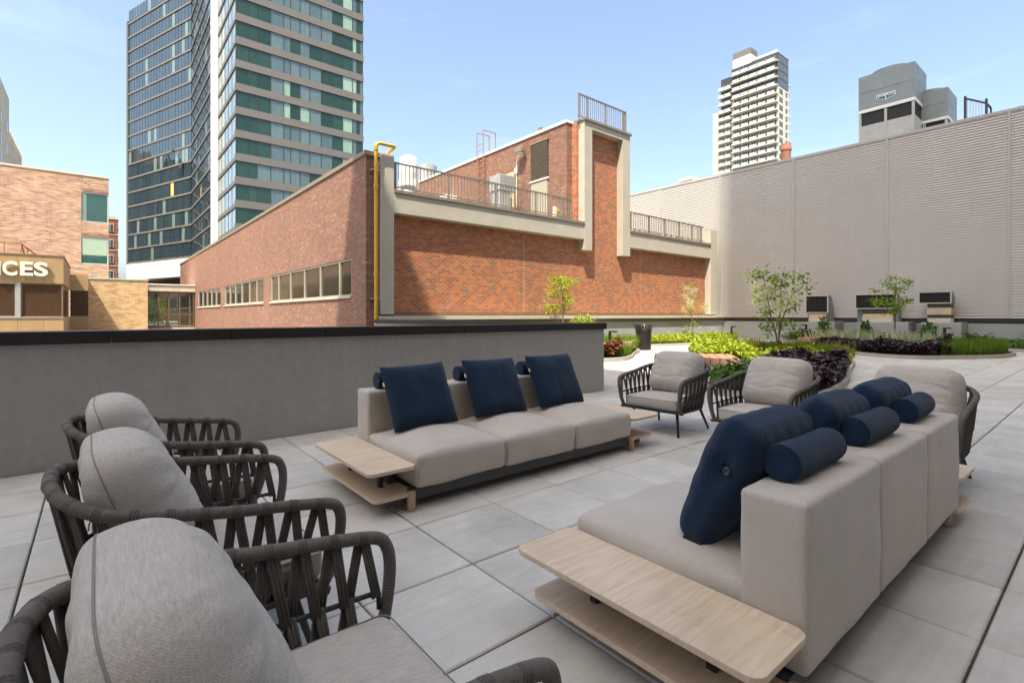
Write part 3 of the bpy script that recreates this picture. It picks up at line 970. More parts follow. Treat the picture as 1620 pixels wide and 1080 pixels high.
du = thing('duct_box', 'white metal duct box on the wall, at the end of a long sloping pipe run', 'duct', (15.3, 24.5, 5.12))
MB().box(-0.3, 0.42, -0.5, 0.55, 1.5, 2.9).build('box_body', M['white_metal'], du, bev=0.02)
MB().box(-0.05, 0.2, 0.6, 7.5, 1.95, 2.2).build('pipe_run', M['white_metal'], du)
MB().box(-0.15, 0.38, 0.6, 7.5, 1.68, 1.9).build('pipe_support', M['dark_metal'], du)
dr = thing('rust_drum', 'rust brown metal unit with a white sticker behind the roof railing', 'machine', (12.9, 19.2, 5.12))
MB().lathe([(0.34, 0), (0.34, 1.1), (0.3, 1.16)], n=18).build('drum', M['rust'], dr, smooth=True)
MB().box(-0.2, 0.05, -0.36, -0.33, 0.45, 0.8).build('sticker', M['white_metal'], dr)
eb = thing('electrical_cabinet', 'tall grey electrical cabinet with a sloping hood in front of the brick penthouse', 'cabinet', (14.6, 18.55, 5.12))
MB().box(-0.35, 0.3, -0.35, 0.35, 0, 1.9).build('cabinet_body', M['galv'], eb, bev=0.015)
MB().box(-0.4, 0.55, -0.4, 0.4, 1.91, 2.65).build('hood', M['galv'], eb, bev=0.03)
MB().box(0.3, 0.55, -0.15, 0.25, 1.2, 1.7).build('switch_box', M['dark_metal'], eb)
cu = MB().box(-0.45, 0.45, -0.4, 0.4, 0, 0.45).build('roof_curb_unit', M['white_metal'], bev=0.04); cu.location = (13.9, 18.2, 5.12)
tag(cu, 'low white rooftop box at the foot of the grey electrical cabinet', 'vent box')
yv = thing('gas_valve', 'pale yellow gas valve standing on the roof behind the railing end', 'valve', (15.1, 15.5, 5.12))
MB().lathe([(0.1, 0), (0.1, 0.75), (0.06, 0.8)], n=12).build('valve_body', M['cap'], yv, smooth=True)
MB().lathe([(0.09, 0), (0.09, 0.12)], c=(0.15, 0, 0.65), n=10, axis='x').build('valve_wheel', M['yellow_paint'], yv)

# low garden wall with limestone cap under the brick facade
gw = thing('garden_wall', 'low pale wall with a stone cap and brown flashing below the brick facade', 'wall', (17, 14.8, 0))
QO = (17, 14.8, 0)
off(QO, MB().box(6.85, 27.84, 14.7, 15.05, -0.4, 1.0)).build('wall_body', M['stucco_pale'], gw)
off(QO, MB().box(6.85, 27.84, 14.66, 15.05, 1.002, 1.15)).build('flashing', M['bronze'], gw)
q = 6.70
while q < 27.8:
    off(QO, MB().box(q + 0.003, min(q + 2.4, 27.83) - 0.003, 14.56, 15.09, 1.153, 1.27)).build('cap_stone', M['cap'], gw, bev=0.006)
    q += 2.4

# ------------------------------------------------ corrugated metal building
CU = 27.9
cb = thing('metal_clad_building', 'big windowless building clad in horizontal ribbed beige metal siding', 'building', (29, 8, 0))
CO = (29, 8, 0)
def cp(name, mb, m, parent=None, **k):
    return off(CO, mb).build(name, m, parent or cb, **k)
cp('core', MB().box(CU + 0.06, CU + 7, -12, 40, -0.4, 9.3), M['roofing'])
cp('base_wall', MB().box(CU - 0.05, CU + 0.06, -12, 14.7, -0.4, 0.96), M['stucco_pale'])
cp('black_flashing', MB().box(CU - 0.03, CU + 0.058, -12, 14.75, 0.962, 1.16), M['black_metal'])
cp('flashing_lip', MB().box(CU - 0.06, CU + 0.05, -12, 14.74, 1.06, 1.075), M['bronze'])
seams = [-12, -5.1, -1.08, 2.93, 6.92, 10.93, 14.92, 18.94, 22.95, 26.96, 31, 40]
pitch = 0.108
for a, b in zip(seams[:-1], seams[1:]):
    mb = MB(); prof = []
    z = 1.18
    while z < 9.3:
        prof += [(CU - 0.034, z), (CU - 0.010, z + pitch * 0.76), (CU - 0.008, z + pitch * 0.78), (CU + 0.022, z + pitch * 0.81), (CU + 0.022, z + pitch * 0.985)]
        z += pitch
    vs_ = []
    for x, zz in prof:
        vs_ += [(x, a + 0.03, zz), (x, b - 0.03, zz)]
    mb.add(vs_, [(2 * k, 2 * k + 2, 2 * k + 3, 2 * k + 1) for k in range(len(prof) - 1)])
    cp('siding_panel', mb, M['siding'])
for sm in seams[1:-1]:
    cp('seam_strip', MB().box(CU - 0.05, CU + 0.05, sm - 0.045, sm + 0.045, 1.18, 9.33), M['siding_trim'])
cp('roof_coping', MB().box(CU - 0.05, CU + 0.3, -12, 40, 9.332, 9.45), M['siding_trim'])

for nm, (v0, v1), lab in (('a', (7.70, 9.80), 'grey concrete plinth under the square gooseneck vent'), ('b', (5.87, 7.76), 'grey concrete plinth under the widest gooseneck vent'),
                          ('c', (4.16, 5.44), 'grey concrete plinth under the stacked narrow vent')):
    if nm == 'a': v0 = 8.65
    o = MB().box(26.6, 27.84, v0, v1, -0.03, 1.0).build('vent_plinth', M['stucco_pale'], bev=0.01)
    tag(o, lab, 'plinth')
def vent(label, v0, v1, z0, z1, b0, b1, zb, kind):
    c = (27.3, (v0 + v1) / 2, 1.0)
    t = thing('air_vent', label, 'air vent', c)
    def vp(n, mb, m, par=None, **k):
        return off(c, mb).build(n, m, par or t, **k)
    uf = 26.92
    fr = MB()
    fr.box(uf, uf + 0.06, v0, v1, z0, z0 + 0.04).box(uf, uf + 0.06, v0, v1, z1 - 0.04, z1).box(uf, uf + 0.06, v0, v0 + 0.04, z0 + 0.04, z1 - 0.04).box(uf, uf + 0.06, v1 - 0.04, v1, z0 + 0.04, z1 - 0.04)
    vp('opening_frame', fr, M['cap'])
    g = vp('grille', MB().box(uf + 0.06, uf + 0.08, v0 + 0.04, v1 - 0.04, z0 + 0.04, z1 - 0.04), M['black'])
    k = v0 + 0.09
    while k < v1 - 0.06:
        vp('fin', MB().box(uf + 0.02, uf + 0.06, k, k + 0.012, z0 + 0.04, z1 - 0.04), M['black_metal'], g)
        k += 0.075
    # curved hood: quarter round going down to the base behind the opening
    cs = [(uf + 0.081, z1 - 0.005), (uf + 0.3, z1 - 0.005)]
    for a in np.linspace(0, math.pi / 2, 9):
        cs.append((uf + 0.3 + 0.5 * math.sin(a), (zb + 0.001) + (z1 - zb - 0.006) * math.cos(a)))
    cs += [(uf + 0.3, zb + 0.001), (uf + 0.3, z0), (uf + 0.081, z0)]
    n = len(cs); mb = MB()
    mb.add([(x, v0 + 0.01, z) for x, z in cs] + [(x, v1 - 0.01, z) for x, z in cs],
           [tuple(range(n)), tuple(range(2 * n - 1, n - 1, -1))] + [(i, n + i, n + (i + 1) % n, (i + 1) % n) for i in range(n)])
    vp('hood', mb, M['cool_grey'])
    if kind == 'stack':
        vp('neck', MB().box(26.98, 27.6, b0, b1, 1.61, z0 - 0.001), M['dark_metal'])
        vp('base_upper', MB().box(26.94, 27.6, b0 - 0.02, b1 + 0.02, 1.32, 1.60), M['vent_tan'])
        vp('base_panel', MB().box(26.932, 26.94, (b0 * .6 + b1 * .4), (b0 * .35 + b1 * .65), 1.33, 1.59), M['concrete'])
        vp('base_band', MB().box(26.96, 27.6, b0, b1, 1.18, 1.318), M['dark_metal'])
        vp('base_lower', MB().box(26.94, 27.6, b0, b1, 1.002, 1.178), M['cap'])
    else:
        vp('neck', MB().box(26.99, 27.2, b0, b1, zb + 0.34, z0 - 0.001), M['dark_metal'])
        vp('base_upper', MB().box(26.94, 27.2, b0, b1, zb + 0.17, zb + 0.335), M['vent_tan'])
        vp('base_lower', MB().box(26.92, 27.22, b0, b1, zb - 0.02, zb + 0.165), M['cap'])
vent('squarish gooseneck air vent with a dark grille and curved grey hood', 9.02, 10.02, 1.40, 2.25, 9.1, 9.85, 1.02, 'n')
vent('wide gooseneck air vent behind the slim green tree', 6.35, 7.92, 1.58, 2.25, 6.5, 7.62, 1.02, 'n')
vent('narrow air vent on a stacked two band base by the grassy bed', 4.52, 5.60, 1.78, 2.28, 4.55, 5.30, 1.78, 'stack')

# cooling towers
def cooler(loc, label, sz, logo):
    t = thing('cooling_tower', label, 'cooling tower', loc)
    w, dp, h = sz
    z2, z3 = h * 0.73, h * 0.865
    MB().box(0, dp, 0, w, 0.0, h * 0.60).build('lower_casing', M['cool_pale'], t)
    g = MB().box(0.05, dp - 0.05, 0.05, w - 0.05, h * 0.60, h * 0.71).build('intake_louver', M['black'], t)
    for a in (0.0, 0.48, 0.955):
        MB().box(-0.03, dp * 0.02, w * a, w * a + 0.14, 0, h * 0.70).build('corner_post', M['cool_pale'], t)
    MB().box(-0.03, dp + 0.03, -0.03, w + 0.03, h * 0.705, h * 0.73).build('ledge', M['white_metal'], t)
    MB().box(-0.02, dp + 0.02, -0.02, w + 0.02, z2 + 0.001, z3 - 0.02).build('upper_casing', M['cool_grey'], t)
    MB().box(0.0, dp, 0.0, w, z3 - 0.02, z3).build('joint_strip', M['dark_metal'], t)
    MB().box(-0.02, dp + 0.02, -0.02, w + 0.02, z3, h).build('top_casing', M['cool_grey'], t)
    MB().lathe([(w * 0.40, h), (w * 0.40, h + 0.3), (w * 0.36, h + 0.3), (w * 0.36, h)], (dp / 2, w / 2, 0), 28).build('fan_ring', M['cool_grey'], t)
    if logo:
        yc, zc = w * 0.5, h * 0.795
        def hexa(sx, sz_, x):
            ys = [-1, -0.9, 0, 0.9, 1]
            return [(x, yc - 0.52 * sx, zc + 0.2 * sz_), (x, yc + 0.52 * sx, zc + 0.2 * sz_), (x, yc + 0.52 * sx, zc - 0.06 * sz_), (x, yc, zc - 0.24 * sz_), (x, yc - 0.52 * sx, zc - 0.06 * sz_)]
        for nm, sx, szz, x, m in (('sign_border', 1.0, 1.0, -0.03, 'white_metal'), ('sign_field', 0.9, 0.82, -0.036, 'logo_teal')):
            mb = MB(); p = hexa(sx, szz, x)
            p2 = [(x + 0.012, b, c) for _, b, c in p]
            mb.add(p + p2, [(4, 3, 2, 1, 0), (5, 6, 7, 8, 9)] + [(i, (i + 1) % 5, 5 + (i + 1) % 5, 5 + i) for i in range(5)])
            mb.build(nm, M[m], t)
        MB().box(-0.044, -0.03, yc - 0.025, yc + 0.025, zc - 0.19, zc + 0.0).build('sign_stroke', M['white_metal'], t)
        cu_ = bpy.data.curves.new('sign_text', 'FONT'); cu_.body = 'EVAPCO'; cu_.size = 0.21; cu_.extrude = 0.005; cu_.align_x = 'CENTER'; cu_.offset = 0.006
        tmp = bpy.data.objects.new('tmp_text', cu_)
        me = bpy.data.meshes.new_from_object(tmp)
        me.materials.append(M['white_metal'])
        bpy.data.objects.remove(tmp)
        o = link('sign_text', me, t, (-0.042, yc, zc + 0.01)); o.rotation_euler = (R(90), 0, R(-90)); o.scale = (1.05, 1, 1)
    return t
cooler((40, 8.5, 9.0), 'grey rooftop cooling tower with a teal hexagonal sign and a domed fan ring', (3.02, 2.87, 8.37), True)
cooler((41.8, 7.2, 9.0), 'plain grey cooling tower standing partly behind the one with the sign', (2.3, 2.6, 6.8), False)
cpipe = MB().tube(catmull([(34, 10.35, 9.2), (34, 10.35, 9.95), (34, 10.15, 10.2), (34, 9.8, 10.25)], 6), 0.13, n=10).build('bent_roof_pipe', M['galv'], smooth=True)
tag(cpipe, 'bent silver roof pipe beside the foot of the cooling tower', 'pipe')
sf = thing('roof_hatch_rail', 'dark steel guard frame on the roof edge of the metal clad building', 'guard rail', (31, 4.4, 9.3))
MB().bar((0, 0.32, 0), (0, 0.32, 2.1), 0.09, 0.09).bar((0, 0.32, 2.0), (0, -0.4, 1.55), 0.07, 0.07).bar((0, -0.4, 0), (0, -0.4, 1.75), 0.09, 0.09).build('main_frame', M['dark_metal'], sf)
MB().bar((0.4, -0.5, 0), (0.4, -0.5, 1.4), 0.06, 0.06).bar((0.4, -0.5, 1.4), (0, -0.4, 1.55), 0.06, 0.06).build('side_frame', M['dark_metal'], sf)
for k in range(6):
    y = 0.25 - k * 0.1
    MB().box(-0.012, 0.012, y - 0.012, y + 0.012, 0, 1.98 - k * 0.06).build('picket', M['galv'], sf)

# ------------------------------------------------ neighbours on the far side of the courtyard
def window_unit(parent, fn, name, x0, x1, y, z0, z1, m, fm, depth=0.12, mull=()):
    f = MB().box(x0, x1, y - 0.01, y + 0.05, z0, z0 + 0.06).box(x0, x1, y - 0.01, y + 0.05, z1 - 0.06, z1)
    for e in [x0 + 0.03, x1 - 0.03] + list(mull):
        f.box(e - 0.03, e + 0.03, y - 0.012, y + 0.048, z0 + 0.06, z1 - 0.06)
    w = fn(name, f, fm, parent)
    ed = [x0 + 0.06] + sorted(mull) + [x1 - 0.06]
    for a, b in zip(ed[:-1], ed[1:]):
        fn('pane', MB().box(a, b, y + 0.02, y + 0.03, z0 + 0.06, z1 - 0.06), m, w)
    return w

# tan brick block
tb = thing('tan_brick_building', 'plain tan brick block with two teal corner windows rising behind the bronze clad block', 'building', (-6, 58, 0))
TO = (-6, 58, 0)
def tp(n, mb, m, par=None, **k):
    return off(TO, mb).build(n, m, par or tb, **k)
ty = 53.3
tw = MB().box(-30, -0.93, ty, 66, -0.4, 12.5)
for a, b in ((-0.4, 5.40), (7.62, 8.80), (11.2, 12.5)):
    tw.box(-0.93, 0.775, ty, 66, a, b)
tw.box(-0.93, 0.775, ty + 0.5, 66, 5.40, 7.62).box(-0.93, 0.775, ty + 0.5, 66, 8.80, 11.2)
tp('brick_wall', tw, M['brick_tan'])
tp('roof_coping', MB().box(-30, 0.80, ty - 0.05, 66, 12.502, 12.66), M['cap'])
tp('joint_line', MB().box(-0.955, -0.93, ty - 0.006, ty + 0.1, 5.4, 12.49), M['coping_brown'])
for z0, z1, bl in ((5.40, 7.62, 1), (8.80, 11.2, 0)):
    w = tp('corner_window', MB().box(-0.93, 0.76, ty + 0.02, ty + 0.12, z0, z0 + 0.09).box(-0.93, 0.76, ty + 0.02, ty + 0.12, z1 - 0.07, z1)
           .box(0.68, 0.76, ty + 0.02, ty + 0.12, z0 + 0.09, z1 - 0.07), M['siding_trim'])
    tp('pane', MB().box(-0.93, 0.68, ty + 0.05, ty + 0.07, z0 + 0.09, z1 - 0.07), M['glass_teal'], w)
    if bl:
        tp('blind', MB().box(-0.9, 0.66, ty + 0.035, ty + 0.047, z0 + 0.75, z1 - 0.08), plain('pale_green_blind', (0.30, 0.38, 0.30), 0.5, 0.08, 3), w)
    else:
        tp('blind', MB().box(-0.9, -0.62, ty + 0.035, ty + 0.047, z0 + 0.1, z1 - 0.08), plain('teal_blind', (0.14, 0.22, 0.2), 0.5, 0.08, 3), w)
    for k in range(16):
        for r_ in range(3):
            tp('dentil_brick', MB().box(-0.9 + k * 0.105 + 0.05 * (r_ % 2), -0.9 + k * 0.105 + 0.055 + 0.05 * (r_ % 2), ty - 0.05, ty, z1 + 0.06 + r_ * 0.11, z1 + 0.13 + r_ * 0.11), M['brick_tan'])

# bronze clad block with the sign
ib = thing('bronze_clad_building', 'tan metal clad block with brown windows and big raised letters on its fascia', 'building', (-4, 36, 0))
IO = (-4, 36, 0)
def ip(n, mb, m, par=None, **k):
    return off(IO, mb).build(n, m, par or ib, **k)
iy, ix = 33.4, -1.26
ip('core', MB().box(-14, ix - 0.15, iy + 0.15, 41.5, -0.4, 4.0), M['black'])
for x0, x1 in ((-14, -6.5), (-6.5, -4.55), (-4.55, -2.9), (-2.9, -2.0), (-2.0, ix)):
    ip('fascia_panel', MB().box(x0 + 0.004, x1 - 0.004, iy, iy + 0.14, 2.84, 4.16), M['tan_metal'])
    ip('base_panel', MB().box(x0 + 0.004, x1 - 0.004, iy, iy + 0.14, -0.4, 1.2), M['tan_metal'])
ip('coping', MB().box(-14, ix + 0.03, iy - 0.03, 41.5, 4.162, 4.22), M['bronze'])
for k in range(8):
    a = iy + 0.14 + k * 1.01
    ip('fascia_panel', MB().box(ix - 0.14, ix, a + 0.004, a + 1.006, 2.84, 4.16), M['tan_metal'])
    ip('base_panel', MB().box(ix - 0.14, ix, a + 0.004, a + 1.006, -0.4, 1.2), M['tan_metal'])
window_unit(None, ip, 'window', -8, -2.93, iy + 0.06, 1.2, 2.84, M['glass_brown'], M['galv'], mull=(-5.4,))
window_unit(None, ip, 'window', -2.79, ix - 0.02, iy + 0.06, 1.2, 2.84, M['glass_brown'], M['bronze'])
ip('window_post', MB().box(-2.93, -2.79, iy - 0.02, iy + 0.1, 1.2, 2.84), M['galv'])
ip('side_window', MB().box(ix - 0.08, ix - 0.05, iy + 0.14, 41.4, 1.2, 2.84), M['glass_brown'])
ip('sill', MB().box(-14, ix + 0.02, iy - 0.04, iy + 0.02, 1.17, 1.215), M['galv'])
# link wall
ip('link_fascia', MB().box(ix, -0.4, 41.5, 41.7, 2.82, 3.81), M['tan_metal'])
ip('link_window', MB().box(ix, -0.4, 41.55, 41.6, 1.23, 2.82), M['glass_brown'])
ip('link_base', MB().box(ix, -0.4, 41.5, 41.7, -0.4, 1.23), M['tan_metal'])
ip('link_core', MB().box(ix, -0.45, 41.72, 46, -0.4, 3.8), M['tan_metal'])
# raised letters: only those the picture shows
def letter(ch, x0, x1, zb, h):
    cu_ = bpy.data.curves.new('letter', 'FONT'); cu_.body = ch; cu_.size = 1.0; cu_.extrude = 0.05; cu_.offset = 0.035
    tmp = bpy.data.objects.new('tmp_letter', cu_)
    me = bpy.data.meshes.new_from_object(tmp)
    bpy.data.objects.remove(tmp)
    V = np.array([v.co[:] for v in me.vertices])
    lo, hi = V.min(0), V.max(0)
    V[:, 0] = (V[:, 0] - lo[0]) / (hi[0] - lo[0]) * (x1 - x0)
    V[:, 1] = (V[:, 1] - lo[1]) / (hi[1] - lo[1]) * h
    me.vertices.foreach_set('co', V.ravel())
    me.materials.clear(); me.materials.append(M['letter']); me.update()
    o = link('letter', me, ib, (x0 - IO[0], iy - 0.12 - IO[1], zb - IO[2]))
    o.rotation_euler = (R(90), 0, 0)
letter('I', -3.60, -3.45, 3.17, 0.66)
letter('C', -3.39, -2.89, 3.16, 0.69)
letter('E', -2.80, -2.35, 3.18, 0.67)
letter('S', -2.32, -1.82, 3.17, 0.69)
# railing on its roof
rr = ip('roof_handrail', MB().bar((-8, 36, 4.95), (-2.98, 36, 4.95), 0.05, 0.05).bar((-2.98, 36, 4.95), (-2.98, 38.5, 4.2), 0.05, 0.05).bar((-2.98, 36, 4.95), (-2.3, 36.3, 4.3), 0.05, 0.05), M['rust'])
for x in (-7, -5.9, -4.8, -3.6, -2.98):
    ip('post', MB().box(x - 0.02, x + 0.02, 35.98, 36.02, 4.2, 4.93), M['rust'], rr)
for x, z in ((-2.75, 4.7), (-2.55, 4.5), (-2.4, 4.38)):
    ip('post', MB().box(x - 0.018, x + 0.018, 36.1, 36.14, 4.2, z), M['rust'], rr)

# yellow brick block and glazed entrance
yb = thing('yellow_brick_block', 'low yellow brick block with a verdigris coping, between bronze clad block and glazed entrance', 'building', (1.2, 48, 0))
YO = (1.2, 48, 0)
off(YO, MB().box(-0.45, 2.93, 46, 53.2, -0.4, 3.82)).build('brick_wall', M['brick_yellow'], yb)
off(YO, MB().box(-0.49, 2.97, 45.95, 53.2, 3.822, 3.93)).build('coping', M['copper_green'], yb)
en = thing('glazed_entrance', 'glazed entrance pavilion with dark frames and a stained stone fascia', 'entrance', (4.7, 50, 0))
EO = (4.7, 50, 0)
def ep(n, mb, m, par=None, **k):
    return off(EO, mb).build(n, m, par or en, **k)
ey = 49.6
ep('fascia', MB().box(2.99, 6.37, ey - 0.15, ey + 4, 3.22, 3.72), M['cap'])
ep('fascia_cap', MB().box(2.97, 6.375, ey - 0.22, ey + 4, 3.722, 3.80), M['white_coping'])
fr = MB()
for x in (3.15, 3.85, 4.56, 5.3, 6.0, 6.30):
    fr.box(x - 0.035, x + 0.035, ey, ey + 0.1, 0.3, 3.2)
for x0_, x1_ in zip((3.19, 3.89, 4.6, 5.34, 6.04), (3.81, 4.52, 5.26, 5.96, 6.26)):
    fr.box(x0_, x1_, ey + 0.01, ey + 0.09, 1.32, 1.38).box(x0_, x1_, ey + 0.01, ey + 0.09, 3.1, 3.2).box(x0_, x1_, ey + 0.01, ey + 0.09, 0.3, 0.46)
f = ep('door_frame', fr, M['bronze'])
for x0_, x1_ in zip((3.19, 3.89, 4.6, 5.34, 6.04), (3.81, 4.52, 5.26, 5.96, 6.26)):
    ep('pane', MB().box(x0_, x1_, ey + 0.04, ey + 0.06, 1.38, 3.1), M['glass_clear'], f)
    ep('pane', MB().box(x0_, x1_, ey + 0.04, ey + 0.06, 0.46, 1.32), M['glass_clear'], f)
ep('interior_wall', MB().box(3.0, 3.35, ey + 3.0, ey + 3.1, 0.1, 3.2).box(5.5, 6.35, ey + 3.0, ey + 3.1, 0.1, 3.2).box(6.28, 6.35, ey + 0.15, ey + 3, 0.1, 3.2), M['interior'])
ep('column', MB().box(4.62, 4.86, ey + 2.9, ey + 3.14, 0.25, 3.2), M['white_panel'])
ep('interior_floor', MB().box(2.99, 6.36, ey - 0.2, ey + 3.2, 0.11, 0.25), M['interior'])

# red brick apartment block down the street and the pale slab beyond the tan one
ra = thing('red_brick_apartments', 'distant red brick apartment block squeezed between tan block and glass tower', 'apartment block', (0, 118, 0))
RO = (0, 118, 0)
off(RO, MB().box(-6, 2.87, 110, 132, -0.4, 17.6)).build('brick_wall', M['brick_far'], ra)
off(RO, MB().box(-6, 2.95, 109.9, 132, 17.6, 18.1)).build('parapet', M['cap'], ra)
for k in range(6):
    z = 2.2 + k * 2.65
    off(RO, MB().box(-6, 2.9, 109.93, 132.02, z - 0.55, z - 0.43)).build('floor_band', M['cap'], ra)
    for x in (-1.4, 0.2, 1.75):
        w = off(RO, MB().box(x - 0.5, x + 0.5, 109.9, 109.98, z, z + 1.35)).build('window', M['white_metal'], ra)
        off(RO, MB().box(x - 0.43, x - 0.03, 109.88, 109.9, z + 0.06, z + 1.29).box(x + 0.03, x + 0.43, 109.88, 109.9, z + 0.06, z + 1.29)).build('pane', M['glass_dark'], w)
    for j in range(7):
        y = 111.6 + j * 2.9
        w = off(RO, MB().box(2.87, 2.93, y - 0.5, y + 0.6, z, z + 1.3)).build('window', M['white_metal'], ra)
        off(RO, MB().box(2.93, 2.95, y - 0.43, y + 0.53, z + 0.06, z + 1.24)).build('pane', M['glass_dark'], w)
ps_ = thing('pale_slab_block', 'pale weathered concrete slab block peeking over the tan brick building', 'building', (-12, 95, 0))
SO_ = (-12, 95, 0)
off(SO_, MB().box(-24, -9, 78, 94.5, -0.4, 30)).build('stair_tower', M['slab_white'], ps_)
off(SO_, MB().box(-24, -9.3, 94.5, 110, -0.4, 26.6)).build('rear_wing', M['slab_white'], ps_)
for k in range(6):
    z = 11 + k * 2.75
    for y in (87, 92):
        off(SO_, MB().box(-9.02, -8.97, y - 0.45, y + 0.45, z, z + 1.6)).build('window', M['glass_dark'], ps_)
    for y in (96, 98.2, 100.4, 102.6, 104.8, 107, 109):
        off(SO_, MB().box(-9.32, -9.26, y - 0.5, y + 0.5, z - 1, z + 1)).build('window', M['glass_dark'], ps_)
for y in (95, 97.2, 99.4, 101.6, 103.8, 106, 108, 109.8):
    off(SO_, MB().box(-9.3, -9.05, y - 0.15, y + 0.15, 8, 26.6)).build('pier', M['slab_white'], ps_)

# ------------------------------------------------ glass tower
gt = thing('glass_tower', 'tall green and blue glass tower with grey floor bands and a folded wing', 'tower', (20, 90, 0))
XO = (20, 90, 0)
def xp(n, mb, m, par=None, **k):
    return off(XO, mb).build(n, m, par or gt, **k)
Qx, Qy = 14.3, 75.0
ztop = 66.0
lines = [15.57 - 3.1 + 3.1 * k for k in range(0, 18)]
xp('core', MB().box(Qx + 0.5, 31.3, Qy + 0.5, 115, 0, ztop), M['black'])
cols = [0, 1.45, 2.55, 4.25, 5.95, 6.85, 8.15, 9.5, 11.15, 12.8, 14.35, 15.85, 16.5, 17.0, 17.5]
def col_mat(ci, z):
    r = random.random()
    if ci in (0, 1, 9, 12):
        return M['glass_green']
    if ci == 2:
        return M['glass_green'] if r < 0.6 else M['glass_mid']
    if ci == 10:
        return M['glass_blind'] if r < 0.72 else M['glass_green']
    if ci == 11:
        return M['glass_blind'] if r < 0.5 else M['glass_mid']
    if ci in (4, 6):
        return M['glass_blind'] if r < 0.14 else M['glass_mid']
    return M['glass_mid'] if r < 0.75 else M['glass_green']
stuff = MB()
npan = 0
for L0 in lines:
    zs0, zs1 = L0 + 1.0, L0 + 3.1
    xp('floor_band', MB().box(Qx - 0.12, Qx + 17.6, Qy - 0.12, Qy + 0.5, L0, L0 + 1.0).box(Qx - 0.12, Qx + 0.5, Qy + 0.5, Qy + 12.4, L0, L0 + 0.55), M['spandrel'])
    for ci, (a, b) in enumerate(zip(cols[:-1], cols[1:])):
        t1 = random.uniform(-0.004, 0.004)
        mbp = MB(); mbp.quad((Qx + a + 0.035, Qy + 0.03 + t1, zs0 + 0.04), (Qx + b - 0.035, Qy + 0.03 - t1, zs0 + 0.04), (Qx + b - 0.035, Qy + 0.03 - t1, zs1 - 0.04), (Qx + a + 0.035, Qy + 0.03 + t1, zs1 - 0.04))
        if L0 < 48:
            xp('window_pane', mbp, col_mat(ci, L0)); npan += 1
        else:
            stuff.add(mbp.v, mbp.f)
    for k in range(5):
        y0_, y1_ = Qy + 0.3 + k * 2.42, Qy + 0.3 + (k + 1) * 2.42
        mbp = MB(); t1 = random.uniform(-0.006, 0.006)
        mbp.quad((Qx + 0.02 + t1, y1_ - 0.04, L0 + 0.58), (Qx + 0.02 - t1, y0_ + 0.04, L0 + 0.58), (Qx + 0.02 - t1, y0_ + 0.04, zs1 - 0.03), (Qx + 0.02 + t1, y1_ - 0.04, zs1 - 0.03))
        if L0 < 48 and npan < 298:
            xp('window_pane', mbp, M['glass_side']); npan += 1
        else:
            stuff.add(mbp.v, mbp.f)
o = xp('upper_pane_field', stuff, M['glass_green']); tag(o, kind='stuff')
mul_ = MB()
for a in cols:
    mul_.box(Qx + a - 0.035, Qx + a + 0.035, Qy - 0.02, Qy + 0.06, 10, ztop)
for k in range(6):
    mul_.box(Qx - 0.02, Qx + 0.06, Qy + 0.3 + k * 2.42 - 0.03, Qy + 0.3 + k * 2.42 + 0.03, 10, ztop)
o = xp('mullions', mul_, M['dark_metal']); tag(o, kind='stuff')
for x in (Qx + 5.2, Qx + 15.85):
    pass
xp('white_pilaster', MB().box(Qx - 0.75, Qx + 0.2, Qy + 12.4, Qy + 14.4, 0, ztop), M['white_panel'])
# folded zone and wing
F0 = np.array([14.3, 89.4]); F1 = np.array([14.3, 115.7]); F2 = np.array([5.5, 139.9])
panes = MB(); bands = None
def facade(A, Bp, n, zb, name):
    d = (Bp - A); Ln = np.linalg.norm(d); d = d / Ln; nrm = np.array([-d[1], d[0]])
    P = lambda s_, o_, z: (A[0] + d[0] * s_ + nrm[0] * o_, A[1] + d[1] * s_ + nrm[1] * o_, z)
    for L0 in lines:
        if L0 < zb - 1: continue
        mbb = MB(); q_ = [P(0, 0.14, L0), P(Ln, 0.14, L0), P(Ln, 0.14, L0 + 0.34), P(0, 0.14, L0 + 0.34)]
        q2 = [P(0, -0.3, L0), P(Ln, -0.3, L0), P(Ln, -0.3, L0 + 0.34), P(0, -0.3, L0 + 0.34)]
        mbb.add(q_ + q2, [(3, 2, 1, 0), (4, 5, 6, 7), (0, 1, 5, 4), (2, 3, 7, 6), (1, 2, 6, 5), (3, 0, 4, 7)])
        xp('floor_band', mbb, M['spandrel'])
        e = np.linspace(0, Ln, n + 1)
        for a, b in zip(e[:-1], e[1:]):
            t1 = random.uniform(-0.012, 0.012); t2 = random.uniform(-0.008, 0.008)
            panes.quad(P(b - 0.03, t1, L0 + 0.35), P(a + 0.03, -t1, L0 + 0.35), P(a + 0.03, -t1 + t2, L0 + 3.09), P(b - 0.03, t1 + t2, L0 + 3.09))
    for a in np.linspace(0, Ln, n + 1):
        mbb = MB(); x, y, _ = P(a, 0.0, 0)
        mull2.box(x - 0.035, x + 0.035, y - 0.035, y + 0.035, zb, ztop)
mull2 = MB()
facade(F0, F1, 10, 10, 'fold'); facade(F1, F2, 21, 12, 'wing')
o = xp('wing_pane_field', panes, M['glass_blue']); tag(o, kind='stuff')
o = xp('wing_mullions', mull2, M['dark_metal']); tag(o, kind='stuff')
mbb = MB(); mbb.prism([(F1[0] + 0.4, F1[1]), (30, 115.5), (30, 140), (F2[0] + 0.2, F2[1])], 12, ztop)
xp('wing_core', mbb, M['black'])
dw = (F2 - F1) / np.linalg.norm(F2 - F1); nw = np.array([-dw[1], dw[0]])
b0_ = F1 + nw * 0.2; b1_ = F2 + nw * 0.2 + dw * 0.5
mbb = MB(); mbb.prism([tuple(b0_), tuple(b1_), (b1_[0] + 10, b1_[1] + 3), (b0_[0] + 10, b0_[1])], 8.9, 12.4)
xp('white_base_band', mbb, M['white_panel'])
